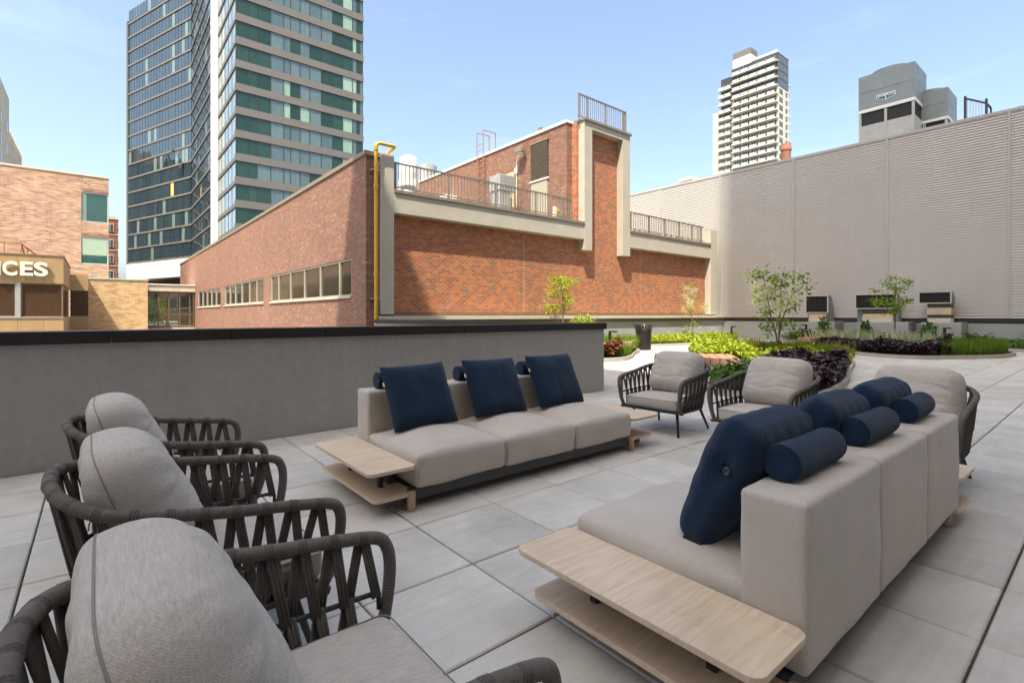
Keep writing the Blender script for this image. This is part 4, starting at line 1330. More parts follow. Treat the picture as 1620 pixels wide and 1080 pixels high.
mbb = MB(); c0 = F2 + nw * 0.25 + dw * 0.0
mbb.prism([tuple(c0), tuple(c0 + dw * 0.6), tuple(c0 + dw * 0.6 - nw * 0.6), tuple(c0 - nw * 0.6)], 12.4, ztop)
xp('corner_fin', mbb, M['spandrel'])
mbb = MB(); mbb.prism([(F1[0] + 0.5, F1[1] + 2), (F2[0] + 2.5, F2[1]), (30, 140), (30, 117)], 0, 8.9)
xp('recessed_storey', mbb, M['glass_dark'])
# tipped-out vent sashes and an orange blind
for A_, d_, s_, z_ in ((F1, dw, 9.5, 31.8), (F1, dw, 6.5, 32.2), (F1, dw, 3.0, 29.0)):
    x, y = A_ + d_ * s_ + nw * 0.25
    mbb = MB(); mbb.bar((x, y, z_ + 2.3), (x + nw[0] * 0.5, y + nw[1] * 0.5, z_ + 1.0), 0.75, 0.06)
    xp('open_sash', mbb, M['black'])
x, y = F1 + dw * 7.1 + nw * 0.03
mbb = MB(); mbb.prism([tuple(F1 + dw * 6.6 + nw * 0.03), tuple(F1 + dw * 7.7 + nw * 0.03), tuple(F1 + dw * 7.7 + nw * 0.06), tuple(F1 + dw * 6.6 + nw * 0.06)], 24.95 + 0.36, 24.95 + 3.0)
xp('orange_blind', mbb, plain('orange_blind', (0.62, 0.36, 0.10), 0.6, 0.08, 2))

# ------------------------------------------------ condominium tower beyond the metal clad building
ct = thing('condo_tower', 'cream high rise with stacked balconies and a white penthouse box', 'tower', (200, 92, 0))
KO = (200, 92, 0)
def kp(n, mb, m, par=None, **k):
    return off(KO, mb).build(n, m, par or ct, **k)
cx0, cy0, cy1 = 193.0, 81.7, 99.2
fl = 3.02
zt = 98.0
nf = 19
kp('main_block', MB().box(cx0 + 1.4, 203.6, cy0, cy1, 0, zt - 4 * fl), M['condo_white'])
kp('dark_top_block', MB().box(cx0 + 1.2, 203.6, cy0, cy1, zt - 4 * fl, zt), M['dark_metal'])
kp('side_block', MB().box(cx0 + 2.0, 203.6, cy1, 104.8, 0, zt - 6.3 * fl), M['condo_white'])
kp('side_top_block', MB().box(cx0 + 2.0, 203.6, cy1, 104.0, zt - 6.3 * fl, zt - 2.0), M['dark_metal'])
kp('end_block', MB().box(cx0 + 1.5, 203.6, 104.8, 107.2, 0, 83.0), M['condo_white'])
kp('penthouse_box', MB().box(cx0 + 1.0, 199.5, 91.5, 98.6, zt, zt + 3.6), M['white_panel'])
kp('penthouse_top', MB().box(cx0 + 0.98, 199.52, 91.48, 98.62, zt + 3.6, zt + 6.0), M['spandrel'])
kp('roof_parapet', MB().box(cx0 + 1.1, 203.7, cy0 - 0.1, cy1, zt, zt + 0.35), M['spandrel'])
kp('roof_glass_rail', MB().box(cx0 + 1.3, cx0 + 1.35, cy0, 91, zt + 0.35, zt + 1.4), M['glass_rail'])
for k in range(nf):
    z = zt - fl * (k + 1)
    if z < 38: break
    top = k < 4
    bal = kp('balcony', MB().box(cx0 - 0.2, cx0 + 1.45, cy0 - 0.2, cy1 - 0.4, z - 0.12, z + 0.24), M['condo_white'])
    nb = 5
    wpan = MB(); rail = MB()
    ys = np.linspace(cy0 + 0.3, cy1 - 0.8, nb + 1)
    for a, b in zip(ys[:-1], ys[1:]):
        kp('railing_glass', MB().box(cx0 - 0.15, cx0 - 0.1, a + 0.3, b - (0.3 if not top else 0.05), z + 0.28, z + 1.2), M['glass_rail'], bal)
        for e in (0.08, 0.38, 0.68):
            wpan.box(cx0 + (1.36 if not top else 1.16), cx0 + 1.42, a + (b - a) * e, a + (b - a) * (e + 0.24), z + 0.3, z + 2.6)
    w = kp('window_band', wpan, M['glass_condo'])
    if k >= 1:
        zb = z - 0.9
        b2 = kp('balcony', MB().box(cx0 + 0.5, cx0 + 2.05, cy1 - 0.1, 104.7, zb - 0.12, zb + 0.24), M['condo_white'])
        wp2 = MB()
        for a, b in ((99.5, 101.8), (102.2, 104.4)):
            kp('railing_glass', MB().box(cx0 + 0.55, cx0 + 0.6, a, b, zb + 0.28, zb + 1.2), M['glass_rail'], b2)
            for e in (0.1, 0.55):
                wp2.box(cx0 + 1.96, cx0 + 2.02, a + (b - a) * e, a + (b - a) * (e + 0.35), zb + 0.3, zb + 2.5)
        kp('window_band', wp2, M['glass_condo'])
    # end elevation
    if not top:
        for a, b in ((cx0 + 2.6, cx0 + 5.6), (cx0 + 8.0, cx0 + 9.6)):
            kp('window', MB().box(a, b, cy0 - 0.04, cy0 + 0.1, z + 0.5, z + 2.4), M['glass_condo'])
    else:
        for a, b in ((cx0 + 1.6, cx0 + 3.6), (cx0 + 3.8, cx0 + 6), (cx0 + 6.2, cx0 + 8.2), (cx0 + 8.4, cx0 + 10.4)):
            kp('window', MB().box(a, b, cy0 - 0.04, cy0 + 0.1, z + 0.3, z + 2.8), M['glass_condo'])
    if k >= 2:
        b3 = kp('balcony', MB().box(203.6, 206.0, cy0 + 0.3, 90, z - 0.12, z + 0.2), M['condo_white'])
        kp('railing_glass', MB().box(203.8, 205.9, cy0 + 0.35, cy0 + 0.4, z + 0.2, z + 1.2), M['glass_rail'], b3)

ch = thing('brick_chimney', 'round orange brick chimney standing in front of the cream high rise', 'chimney', (90, 36.5, 8))
MB().lathe([(0.75, 0), (0.75, 20.9), (0.86, 21.0), (0.86, 21.5), (0.78, 21.6), (0.78, 22.1)], n=20).build('chimney_shaft', M['brick_far'], ch, smooth=True)
pr = thing('pale_roofline_building', 'pale pinkish building roofline just above the metal siding', 'building', (85, 55, 0))
MB().box(-5, 5, -4.6, 6.5, 0, 24.2).build('main_block', M['pale_concrete'], pr)
MB().box(-3, 5, -7.5, 4.3, 24.2, 25.3).build('upper_block', M['condo_white'], pr)
MB().box(-3.5, 5, -6, -3.5, 25.3, 25.9).build('roof_unit', M['condo_white'], pr)

# ------------------------------------------------ unseen buildings behind the camera (the two tall ones placed to throw the shade)
def block(label, boxes, m, wins):
    x0, x1, y0, y1, h = boxes[0]
    oo = ((x0 + x1) / 2, (y0 + y1) / 2, 0)
    t = thing('city_building', label, 'building', oo)
    for x0, x1, y0, y1, h in boxes:
        off(oo, MB().box(x0, x1, y0, y1, -0.4, h)).build('main_block', M[m], t)
        nfl = int((h - 3) / 3.3)
        for k in range(nfl):
            z = 3.2 + k * 3.3; mbw = MB(); q_ = x0 + 1.2
            while q_ < x1 - 2.2 and wins:
                mbw.box(q_, q_ + 1.7, y1 + 0.005, y1 + 0.04, z, z + 1.7); q_ += 3.2
            q_ = y0 + 1.2
            while q_ < y1 - 2.2:
                mbw.box(x1 + 0.005, x1 + 0.04, q_, q_ + 1.7, z, z + 1.7); q_ += 3.2
            off(oo, mbw).build('window_row', M['glass_dark'], t)
    return t
block('cream brick building the terrace belongs to, just behind the seating', [(-16, 46, -20, -4.7, 11)], 'pale_concrete', True)
block('very tall pale tower unseen behind the terrace, placed to throw its long shade', [(-35.8, -3.5, -60, -25.0, 150)], 'pale_concrete', True)
block('tall pale slab beside the very tall tower, unseen, placed to shade the terrace', [(-44, -14.4, -24.9, 2.6, 50)], 'pale_concrete', False)

nb_ = thing('street_block', 'dark brick block across the street from the glass tower', 'building', (-60, 195, 0))
off((-60, 195, 0), MB().box(-95, -44, 150, 240, -0.5, 52).box(-95, -60, 150, 175, 52, 66).box(-90, -52, 200, 230, 52, 60)).build('main_block', M['brick_far'], nb_)
# ================================================================== furniture
def rounded_rect(x0, x1, y0, y1, r, n=5):
    pts = []
    for cx, cy, a0 in ((x1 - r, y1 - r, 0), (x0 + r, y1 - r, 90), (x0 + r, y0 + r, 180), (x1 - r, y0 + r, 270)):
        for k in range(n + 1):
            a = R(a0 + 90 * k / n)
            pts.append((cx + r * math.cos(a), cy + r * math.sin(a)))
    return pts

def obj_from(mb, name, m, parent, dosmooth=True):
    me = mb.mesh(name, m)
    if dosmooth:
        clean(me)
    return link(name, me, parent)

SW = 0.775
def make_sofa(label, tabs):
    t = thing('modular_sofa', label, 'sofa', (0, 0, 0), 0)
    # local frame: x along the seats 0..2.325, y = 0 at the front edge, back at y = 1.0
    for k in range(3):
        xc = SW * (k + 0.5)
        s_ = soft_box(SW - 0.008, 0.82, 0.225, 0.035, n=12, crown=0.075, bulge=0.012, c=(xc, 0.41, 0.255), wob=0.008, seed=k * 3.1)
        so_ = obj_from(s_, 'seat_cushion', M['sofa'], t)
        for x in (xc - SW / 2 + 0.016, xc + SW / 2 - 0.016):
            sg = -1 if x < xc else 1
            obj_from(MB().tube([(x - sg * 0.002, 0.012, 0.15), (x - sg * 0.001, 0.006, 0.25), (x - sg * 0.006, 0.014, 0.345), (x - sg * 0.02, 0.04, 0.368)], 0.0028, n=5), 'corner_seam', M['sofa_seam'], so_)
        b_ = soft_box(SW - 0.006, 0.225, 0.565, 0.022, n=10, crown=0.006, bulge=0.009, c=(xc, 0.905, 0.425), wob=0.0045, seed=20 + k)
        bo_ = obj_from(b_, 'backrest', M['sofa'], t)
        x0, x1 = xc - SW / 2 + 0.012, xc + SW / 2 - 0.012
        for yy in (0.805, 1.005):
            loop = [(x0, yy, 0.16), (x0, yy, 0.694), (x1, yy, 0.694), (x1, yy, 0.16)]
            obj_from(MB().tube(resample(loop, 0.03), 0.0026, n=5), 'piping', M['sofa_seam'], bo_)
    # graphite base under the seats
    b = MB().box(-0.03, 2.325 + 0.03, 0.045, 0.085, 0.062, 0.135).box(-0.03, 2.325 + 0.03, 0.93, 0.97, 0.062, 0.135)
    for x in (0.0, 0.77, 1.54, 2.29):
        b.box(x, x + 0.035, 0.086, 0.929, 0.075, 0.13)
    b.box(-tabs[0] + 0.12, -0.031, 0.48, 0.56, 0.062, 0.097).box(2.356, 2.325 + tabs[1] - 0.12, 0.48, 0.56, 0.062, 0.097)
    b.box(-0.20, -0.031, 0.06, 0.10, 0.045, 0.096).box(2.356, 2.53, 0.06, 0.10, 0.045, 0.096)
    b.build('base_frame', M['base'], t)
    for side in (0, 1):
        w = tabs[side]
        x0, x1 = (-w, -0.008) if side == 0 else (2.333, 2.325 + w)
        xs0, xs1 = (-w + 0.055, 0.012) if side == 0 else (2.313, 2.325 + w - 0.055)
        MB().prism(rounded_rect(x0, x1, -0.02, 1.03, 0.045), 0.288, 0.312).build('side_table_top', M['oak'], t, bev=0.003)
        MB().prism(rounded_rect(xs0, xs1, 0.02, 1.02, 0.045), 0.098, 0.121).build('lower_shelf', M['oak'], t, bev=0.003)
        xa, xb = (-0.075, -0.01) if side == 0 else (2.335, 2.40)
        MB().box(xa, xb, 0.28, 0.78, 0.122, 0.287).build('table_support', M['base'], t)
        xa, xb = (-0.16, -0.13) if side == 0 else (2.455, 2.485)
        for y in (0.24, 0.76):
            MB().box(xa, xb, y, y + 0.035, 0.122, 0.287).build('table_strut', M['frame'], t)
        lx = -0.028 if side == 0 else 2.353
        for y in (0.03, 0.95):
            MB().lathe([(0.027, 0), (0.030, 0.004), (0.030, 0.125), (0.028, 0.128)], (lx, y, 0), 20).build('leg', M['oak_leg'], t, smooth=True)
    return t

sofa1 = make_sofa('three seat taupe sofa backing onto the grey parapet wall, with three square navy pillows', (0.35, 0.43))
sofa1.location = (1.665, 3.03, 0)
sofa2 = make_sofa('nearest taupe sofa seen from behind, with a long bleached wood end table', (0.42, 0.355))
sofa2.location = (4.08, 1.665, 0); sofa2.rotation_euler = (0, 0, math.pi)

# navy pillows and bolsters (lying loose on the sofas)
def make_pillow(label, group, seed, w=0.58, h=0.53, T=0.2):
    t = thing('square_pillow', label, 'pillow', (0, 0, 0), 0, group)
    obj_from(pillow(w, h, T, n=40, pinch=0.045, px=5.0, pw=0.5, wob=0.011, seed=seed), 'pillow_body', M['navy'], t)
    # boxed edge seams
    e = []
    for a in np.linspace(-1, 1, 24): e.append(pillow_pt(a, -1, 1, w, h, T, pinch=0.045))
    for b in np.linspace(-1, 1, 24)[1:]: e.append(pillow_pt(1, b, 1, w, h, T, pinch=0.045))
    for a in np.linspace(1, -1, 24)[1:]: e.append(pillow_pt(a, 1, 1, w, h, T, pinch=0.045))
    for b in np.linspace(1, -1, 24)[1:-1]: e.append(pillow_pt(-1, b, 1, w, h, T, pinch=0.045))
    obj_from(MB().tube(e, 0.0035, n=6, closed=True), 'edge_seam', M['navy_seam'], t)
    return t

def place_pillow(t, u, vb, zb, vt, zt, h, yaw=0.0, roll=0.0):
    """bottom edge centre at (u, vb, zb), top towards (vt, zt)"""
    b = Vector((u, vb, zb)); up = Vector((0, vt - vb, zt - zb)).normalized()
    x = Vector((1, 0, 0))
    if vt < vb: x = Vector((-1, 0, 0))
    z = x.cross(up)
    m = Matrix((x, up, z)).transposed()
    m = Matrix.Rotation(yaw, 3, 'Z') @ m @ Matrix.Rotation(roll, 3, 'Z')
    t.rotation_euler = m.to_euler()
    t.location = b + up * (h / 2)
LP = [(2.03, 3.53, 0.428, 3.775, 0.93, 0.02, 0.02, 'navy square pillow on the parapet side sofa, nearest its wooden end table'),
      (2.80, 3.53, 0.432, 3.775, 0.925, 0.0, -0.015, 'navy square pillow in the middle of the parapet side sofa'),
      (3.56, 3.53, 0.432, 3.775, 0.92, -0.03, 0.0, 'navy square pillow on the parapet side sofa, at the end near the far armchairs')]
for k, (u, vb, zb, vt, zt, yw, rl, lab) in enumerate(LP):
    p = make_pillow(lab, 'navy pillows on the parapet side sofa', 3.7 * k + 1, T=0.17)
    place_pillow(p, u, vb, zb, vt, zt, 0.53, yw, rl)
    MB().box(-0.299, -0.290, 0.10, 0.135, -0.001, 0.012).build('white_tag', M['white_tag'], p)
RP = [(2.135, 'nearest navy pillow of the near sofa, buttoned at its side'), (2.905, 'middle navy pillow of the near sofa'), (3.68, 'navy pillow of the near sofa next to the far armchair')]

def make_fat_pillow(label, seed):
    """deep box pillow whose upper rear corner is pinched by a button on each side"""
    t = thing('square_pillow', label, 'pillow', (0, 0, 0), 0, 'navy pillows on the near sofa')
    w, h, T = 0.57, 0.56, 0.215
    sx = soft_box(w, h, T, 0.055, n=24, c=(0, 0, 0), bulge=0.0)
    out = []
    for x, y, z in sx.v:
        a, b, c = x / (w / 2), y / (h / 2), z / (T / 2)
        puff = max(0, (1 - abs(a) ** 3) * (1 - abs(b) ** 3))
        z2 = z * (0.82 + 0.30 * puff)
        x2 = x * (1 + 0.03 * (1 - b * b))
        k = (b + 1) / 2
        z2 *= (0.84 + 0.20 * min(1, k * 1.5)) * (1 - 0.34 * max(0, b) ** 7) * (1 - 0.16 * abs(a) ** 8)
        for sgn in (-1, 1):
            d2 = (b - 0.30) ** 2 * 22 + (c + 0.15) ** 2 * 2.2
            if a * sgn > 0.72:
                x2 -= sgn * 0.030 * math.exp(-d2)
        p = Vector((x2 * 6 + seed, y * 6, z * 6))
        nz_ = noise.noise(p) * 0.0035 + noise.noise(p * 3.1) * 0.0028
        fold = 0.003 * math.sin(13 * b + 4 * a + seed) * math.exp(-((abs(a) - 0.95) ** 2) * 14) + 0.003 * math.sin(16 * a + seed) * math.exp(-((b - 0.95) ** 2) * 10)
        out.append((x2, y + nz_ * 0.7, z2 + nz_ + fold))
    sx.v = out
    obj_from(sx, 'pillow_body', M['navy'], t)
    for sgn in (-1, 1):
        xx = sgn * (w / 2 + 0.0)
        bt = MB().lathe([(0.004, -0.022), (0.016, -0.020), (0.0185, -0.006), (0.0175, 0.003), (0.011, 0.0055), (0.009, 0.002), (0.001, 0.002)] if sgn > 0 else
                        [(0.001, -0.002), (0.009, -0.002), (0.011, -0.0055), (0.0175, -0.003), (0.0185, 0.006), (0.016, 0.020), (0.004, 0.022)], (xx - sgn * 0.010, 0.085, -0.022), 18, axis='x')
        obj_from(bt, 'button', M['button'], t)
        sm_ = [(xx * 0.985 - sgn * 0.012 * math.exp(-((y - 0.085) ** 2) * 60), y, 0.004) for y in np.linspace(-0.255, 0.255, 16)]
        obj_from(MB().tube(sm_, 0.0028, n=5), 'side_seam', M['navy_seam'], t)
    MB().box(0.2, 0.285, -0.284, -0.23, -0.06, 0.02).build('label_patch', M['label_tag'], t, bev=0.008)
    return t
for k, (u, lab) in enumerate(RP):
    p = make_fat_pillow(lab, 2.3 * k + 0.5)
    place_pillow(p, u, 1.135, 0.405, 0.93, 0.86, 0.54, (0.0, 0.02, -0.02)[k], (0.0, 0.02, -0.015)[k])

def make_bolster(label, group, ln=0.46, r=0.069):
    t = thing('bolster', label, 'bolster', (0, 0, 0), 0, group)
    prof = [(0.001, -ln / 2 + 0.004), (r * 0.5, -ln / 2 + 0.001), (r - 0.008, -ln / 2), (r - 0.002, -ln / 2 + 0.006), (r, -ln / 2 + 0.016)]
    prof += [(r + 0.0015 * math.sin(j), z) for j, z in enumerate(np.linspace(-ln / 2 + 0.05, ln / 2 - 0.05, 9))]
    prof += [(r, ln / 2 - 0.016), (r - 0.002, ln / 2 - 0.006), (r - 0.008, ln / 2), (r * 0.5, ln / 2 - 0.001), (0.001, ln / 2 - 0.004)]
    lb_ = MB().lathe(prof, n=36, axis='x')
    lb_.v = [(x, y * (1 + .05 * noise.noise(Vector((x * 9, y * 9, z * 9 + ln * 40)))), z * (1 + .05 * noise.noise(Vector((x * 9, y * 9 + 5, z * 9 + ln * 40)))) - .004 * math.cos(x * 6)) for x, y, z in lb_.v]
    obj_from(lb_, 'bolster_body', M['navy'], t)
    for s_ in (-1, 1):
        ring = [(s_ * (ln / 2 - 0.003), math.cos(a) * (r - 0.003), math.sin(a) * (r - 0.003)) for a in np.linspace(0, 2 * math.pi, 37)[:-1]]
        obj_from(MB().tube(ring, 0.0022, n=5, closed=True), 'end_seam', M['navy_seam'], t)
    return t
for k, (u, ln, yw) in enumerate(((2.15, 0.465, 0.0), (2.91, 0.45, -0.02), (3.70, 0.42, 0.015))):
    b = make_bolster(('nearest navy bolster lying on the back of the near sofa', 'middle navy bolster lying on the back of the near sofa',
                      'farthest navy bolster lying on the back of the near sofa')[k], 'navy bolsters on the near sofa', ln)
    b.location = (u, 0.795, 0.777); b.rotation_euler = (0.3 * k, 0, yw)
for k, u in enumerate((2.0, 2.78, 3.54)):
    b = make_bolster(('navy bolster behind the pillow nearest the wooden end table, by the parapet', 'navy bolster behind the middle pillow of the parapet side sofa',
                      'navy bolster behind the pillow at the far end of the parapet side sofa')[k], 'navy bolsters on the parapet side sofa', 0.46)
    b.location = (u, 3.905, 0.777); b.rotation_euler = (0.4 * k, 0, 0)

# ------------------------------------------------ rope armchair
ch0 = thing('rope_armchair', 'rope backed armchair nearest the camera, its grey cushion bulging over the rail', 'armchair', (0, 0, 0), 0, 'rope armchairs round the sofas')
railh = [(.372, .392, .596), (.26, .392, .618), (.05, .392, .646), (-.15, .386, .680), (-.30, .345, .706), (-.395, .24, .740), (-.432, .1, .757), (-.436, 0, .759)]
midh = [(.372, .372, .430), (.25, .374, .432), (.06, .371, .438), (-.13, .362, .446), (-.262, .318, .455), (-.342, .215, .462), (-.372, .095, .466), (-.376, 0, .466)]
lowh = [(.35, .346, .275), (.24, .348, .275), (.07, .346, .275), (-.10, .338, .275), (-.215, .295, .275), (-.288, .195, .275), (-.314, .088, .275), (-.316, 0, .275)]
def mir(h):
    return h + [(x, -y, z) for x, y, z in h[-2::-1]]
railc, midc, lowc = (np.array(catmull(mir(h), 12)) for h in (railh, midh, lowh))
front = [(.342, .346, .262), (.372, .356, .30), (.402, .37, .40), (.416, .38, .50), (.406, .388, .565)]
full = catmull(front + railh + [(x, -y, z) for x, y, z in railh[-2::-1]] + [(x, -y, z) for x, y, z in front[::-1]], 10)
RR = 0.0195
dense = resample(full, 0.0029)
radii = [RR + (0.0016, 0.0006, -0.0020)[i % 3] for i in range(len(dense))]
obj_from(MB().tube(dense, radii, n=12), 'arm_rail', M['rope'], ch0)
obj_from(MB().tube(resample([front[1]] + [tuple(p) for p in midc[::4]] + [(front[1][0], -front[1][1], front[1][2])], 0.04)[2:-2], 0.0085, n=8), 'middle_bar', M['frame'], ch0)
fl_ = [(.352, .33), (.352, -.33), (.33, -.348), (-.10, -.34), (-.22, -.292), (-.292, -.19), (-.318, 0), (-.292, .19), (-.22, .292), (-.10, .34), (.33, .348)]
obj_from(MB().tube(catmull([(x, y, .262) for x, y in fl_], 5, True), 0.0135, n=8, closed=True), 'seat_frame', M['frame'], ch0)
MB().prism([(x * 0.985, y * 0.985) for x, y in fl_][::-1], 0.262, 0.274).build('seat_deck', M['frame'], ch0)
for sx, sy in ((1, 1), (1, -1), (-1, 1), (-1, -1)):
    a = Vector((.265 if sx > 0 else -.235, sy * .265, .258)); b = Vector((.335 if sx > 0 else -.345, sy * .318, 0.0))
    lg = obj_from(MB().tube([a, b + Vector((0, 0, .012))], [.0165, .0125], n=12), 'leg', M['frame'], ch0)
    obj_from(MB().lathe([(.0115, 0), (.0135, .002), (.0135, .012)], (b.x, b.y, 0), 10), 'foot_cap', M['black'], lg)
def cum(c):
    d = np.linalg.norm(np.diff(c, axis=0), axis=1)
    return np.concatenate([[0], np.cumsum(d)])
sR = cum(railc)
def at_s(c, f):
    q = np.clip(f, 0, 1) * sR[-1]
    return np.array([np.interp(q, sR, c[:, k]) for k in range(3)])
NN = 23
def strap(P, Q, side, name):
    """three flat cords side by side from P to Q"""
    P, Q = np.array(P), np.array(Q)
    d = Q - P; d /= np.linalg.norm(d)
    sd_ = side - d * side.dot(d) if hasattr(side, 'dot') else side
    sd_ = sd_ / np.linalg.norm(sd_)
    mb = MB()
    for k in (-1, 0, 1):
        o_ = sd_ * k * 0.0102
        mb.tube([tuple(P + o_), tuple(Q + o_)], 0.0058, n=6)
    return mb
def band(mb, c, curve_t, r, w=0.026):
    t_ = curve_t / np.linalg.norm(curve_t)
    for k in (-1, 0, 1):
        p0 = c + t_ * (k * 0.0092 - 0.0044); p1 = c + t_ * (k * 0.0092 + 0.0044)
        pm = (p0 + p1) / 2
        mb.tube([tuple(p0), tuple(pm), tuple(p1)], [r + 0.0004, r + 0.0030, r + 0.0004], n=12)
for k in range(NN):
    f0 = (k + 0.5) / NN
    tn = at_s(railc, f0 + 0.01) - at_s(railc, f0 - 0.01)
    cR = at_s(railc, f0)
    bm_ = MB(); band(bm_, cR, tn, RR)
    bo_ = obj_from(bm_, 'rail_binding', M['strap'], ch0)
    out = np.cross(tn, [0, 0, 1.0]); out /= np.linalg.norm(out)
    for sgn in (-1, 1):
        f1 = (k + 0.5 + sgn * 0.40) / NN
        cM = at_s(midc, f1)
        o_ = out * (0.010 if sgn > 0 else -0.010)
        tt = tn / np.linalg.norm(tn)
        obj_from(strap(cR + tt * sgn * 0.008 + o_ * 0.5 - np.array([0, 0, 0.012]), cM + o_ + np.array([0, 0, -0.008]), tn, 's'), 'strap', M['strap'], ch0)
for k in range(NN):
    f0 = (k + 0.0) / NN + 0.5 / NN * 0
    f0 = (k + 0.95) / NN
    if f0 > 0.995: continue
    tn = at_s(midc, f0 + 0.01) - at_s(midc, f0 - 0.01)
    cM = at_s(midc, f0); tt = tn / np.linalg.norm(tn)
    bm_ = MB(); band(bm_, cM, tn, 0.0095)
    obj_from(bm_, 'bar_binding', M['strap'], ch0)
    out = np.cross(tn, [0, 0, 1.0]); out /= np.linalg.norm(out)
    for sgn in (-1, 1):
        cL = at_s(lowc, f0 + sgn * 0.36 / NN)
        o_ = out * (0.007 if sgn > 0 else -0.007)
        obj_from(strap(cM + o_, cL + o_ * 1.4 + np.array([0, 0, -0.02]), tn, 's'), 'strap', M['strap'], ch0)
# cushions
sc_ = obj_from(soft_box(.655, .635, .125, .035, n=12, crown=.022, bulge=.012, c=(.045, 0, .338), wob=.003, seed=4), 'seat_cushion', M['cushion'], ch0)
for zz in (.29, .385):
    lp = [(.045 + x * 1.012, y * 1.012, zz) for x, y in rounded_rect(-.3275, .3275, -.3175, .3175, .035)]
    obj_from(MB().tube(lp, 0.0025, n=5, closed=True), 'cushion_seam', M['seam'], sc_)
def back_cushion():
    w, h, T = .655, .52, .285
    mb = MB()
    q = [math.sin(math.pi / 2 * t) for t in np.linspace(-1, 1, 64)]
    def pt(a, b, side):
        # rounded, slightly trapezoid outline, widest low; fat and soft
        k = 1 - 0.10 * ((b + 1) / 2) ** 1.5
        rr_ = 0.32
        ca, cb = a, b
        # superellipse outline
        n_ = 5.5
        m_ = max(abs(a), abs(b))
        if m_ > 1e-6:
            l_ = (abs(a) ** n_ + abs(b) ** n_) ** (1 / n_)
            ca, cb = a * m_ / l_, b * m_ / l_
        x = w / 2 * ca * k; y = h / 2 * cb
        f = max(0, 1 - m_ ** 4.2) ** 0.47
        t = T / 2 * f * (1.0 + 0.12 * (-b)) * (1.42 if side > 0 else 0.55)
        p = Vector((x * 5, y * 5, side * 2.0))
        wr = noise.noise(p) * 0.014 + noise.noise(p * 2.3) * 0.008 + abs(noise.noise(Vector((x * 4, y * 14, side)))) * -0.010
        # creases fanning in from the corners
        cr = 0.007 * math.sin(11 * math.atan2(b, a) + 2 * m_) * m_ ** 3 * (1 - m_ ** 8)
        for b0, s0, w0, d0 in ((-.38, .18, .05, .010), (.30, -.25, .045, .007), (.62, .3, .04, .006)):
            wr -= d0 * math.exp(-((b - b0 - s0 * a * a - .05 * math.sin(5 * a)) / w0) ** 2) * (0.4 + 0.6 * abs(a))
        return (x, y, side * t + side * (wr + cr) * (1 - m_ ** 6))
    for side in (1, -1):
        rows = [[pt(a, b, side) for b in q] for a in q]
        mb.grid(rows if side > 0 else rows[::-1])
    seam_ = []
    for a, b in [(x, -1) for x in q] + [(1, y) for y in q[1:]] + [(x, 1) for x in q[::-1][1:]] + [(-1, y) for y in q[::-1][1:-1]]:
        seam_.append(pt(a, b, 1))
    return mb, seam_
mb, sm_ = back_cushion()
bc = obj_from(mb, 'back_cushion', M['cushion'], ch0)
obj_from(MB().tube(resample(sm_ + sm_[:1], 0.02)[:-1], 0.0026, n=6, closed=True), 'cushion_seam', M['seam'], bc)
# local cushion axes: x = width -> chair y, y = height -> up, z = thickness -> chair forward
lean = R(20)
upv = Vector((-math.sin(lean), 0, math.cos(lean))); fwd = Vector((math.cos(lean), 0, math.sin(lean))); sdv = Vector((0, 1, 0))
bc.rotation_euler = Matrix((sdv, upv, fwd)).transposed().to_euler()
bc.location = (-.24, 0, .622)
# small tie at the back of the frame
obj_from(MB().tube(catmull([(-.30, -.2, .30), (-.33, -.21, .28), (-.33, -.2, .22), (-.34, -.21, .19)], 5), .004, n=5).tube(catmull([(-.30, -.2, .30), (-.34, -.19, .29), (-.35, -.18, .24)], 5), .004, n=5), 'cushion_tie', M['seam'], ch0)

index_children()
CH = [(.325, 1.15, 0.0, None),
      (.315, 2.32, 0.01, 'middle rope armchair of the row of three beside the side wing, behind the nearest one'),
      (.32, 3.46, -0.015, 'rope armchair closest to the grey parapet wall in the row of three'),
      (5.12, 3.38, math.pi + 0.06, 'rope armchair facing the camera beyond the parapet side sofa, beside its far end shelf'),
      (5.12, 2.25, math.pi - 0.02, 'middle rope armchair of the far row, in front of the dark purple leaves'),
      (5.10, 1.12, math.pi + 0.0, 'rope armchair mostly hidden behind the near sofa and its navy bolsters')]
for k, (x, y, rz, lab) in enumerate(CH):
    c = ch0 if k == 0 else copy_tree(ch0)
    c.location = (x, y, 0); c.rotation_euler = (0, 0, rz)
    if lab: c['label'] = lab
# ================================================================== garden
def kerb_ring(poly, w, z0, z1):
    n = len(poly); P = [Vector((x, y)) for x, y in poly]
    area = sum(P[i].x * P[(i + 1) % n].y - P[(i + 1) % n].x * P[i].y for i in range(n))
    sg = 1 if area > 0 else -1
    inn = []
    for i in range(n):
        t = (P[(i + 1) % n] - P[i - 1]).normalized()
        nn = Vector((-t.y, t.x)) * sg
        inn.append(P[i] + nn * w)
    mb = MB()
    vs_ = [(p.x, p.y, z) for z in (z0, z1) for p in P] + [(p.x, p.y, z) for z in (z0, z1) for p in inn]
    fs_ = []
    for i in range(n):
        j = (i + 1) % n
        fs_ += [(i, j, n + j, n + i), (n + i, n + j, 3 * n + j, 3 * n + i), (2 * n + j, 2 * n + i, 3 * n + i, 3 * n + j)]
    mb.add(vs_, fs_)
    return mb, [(p.x, p.y) for p in inn]

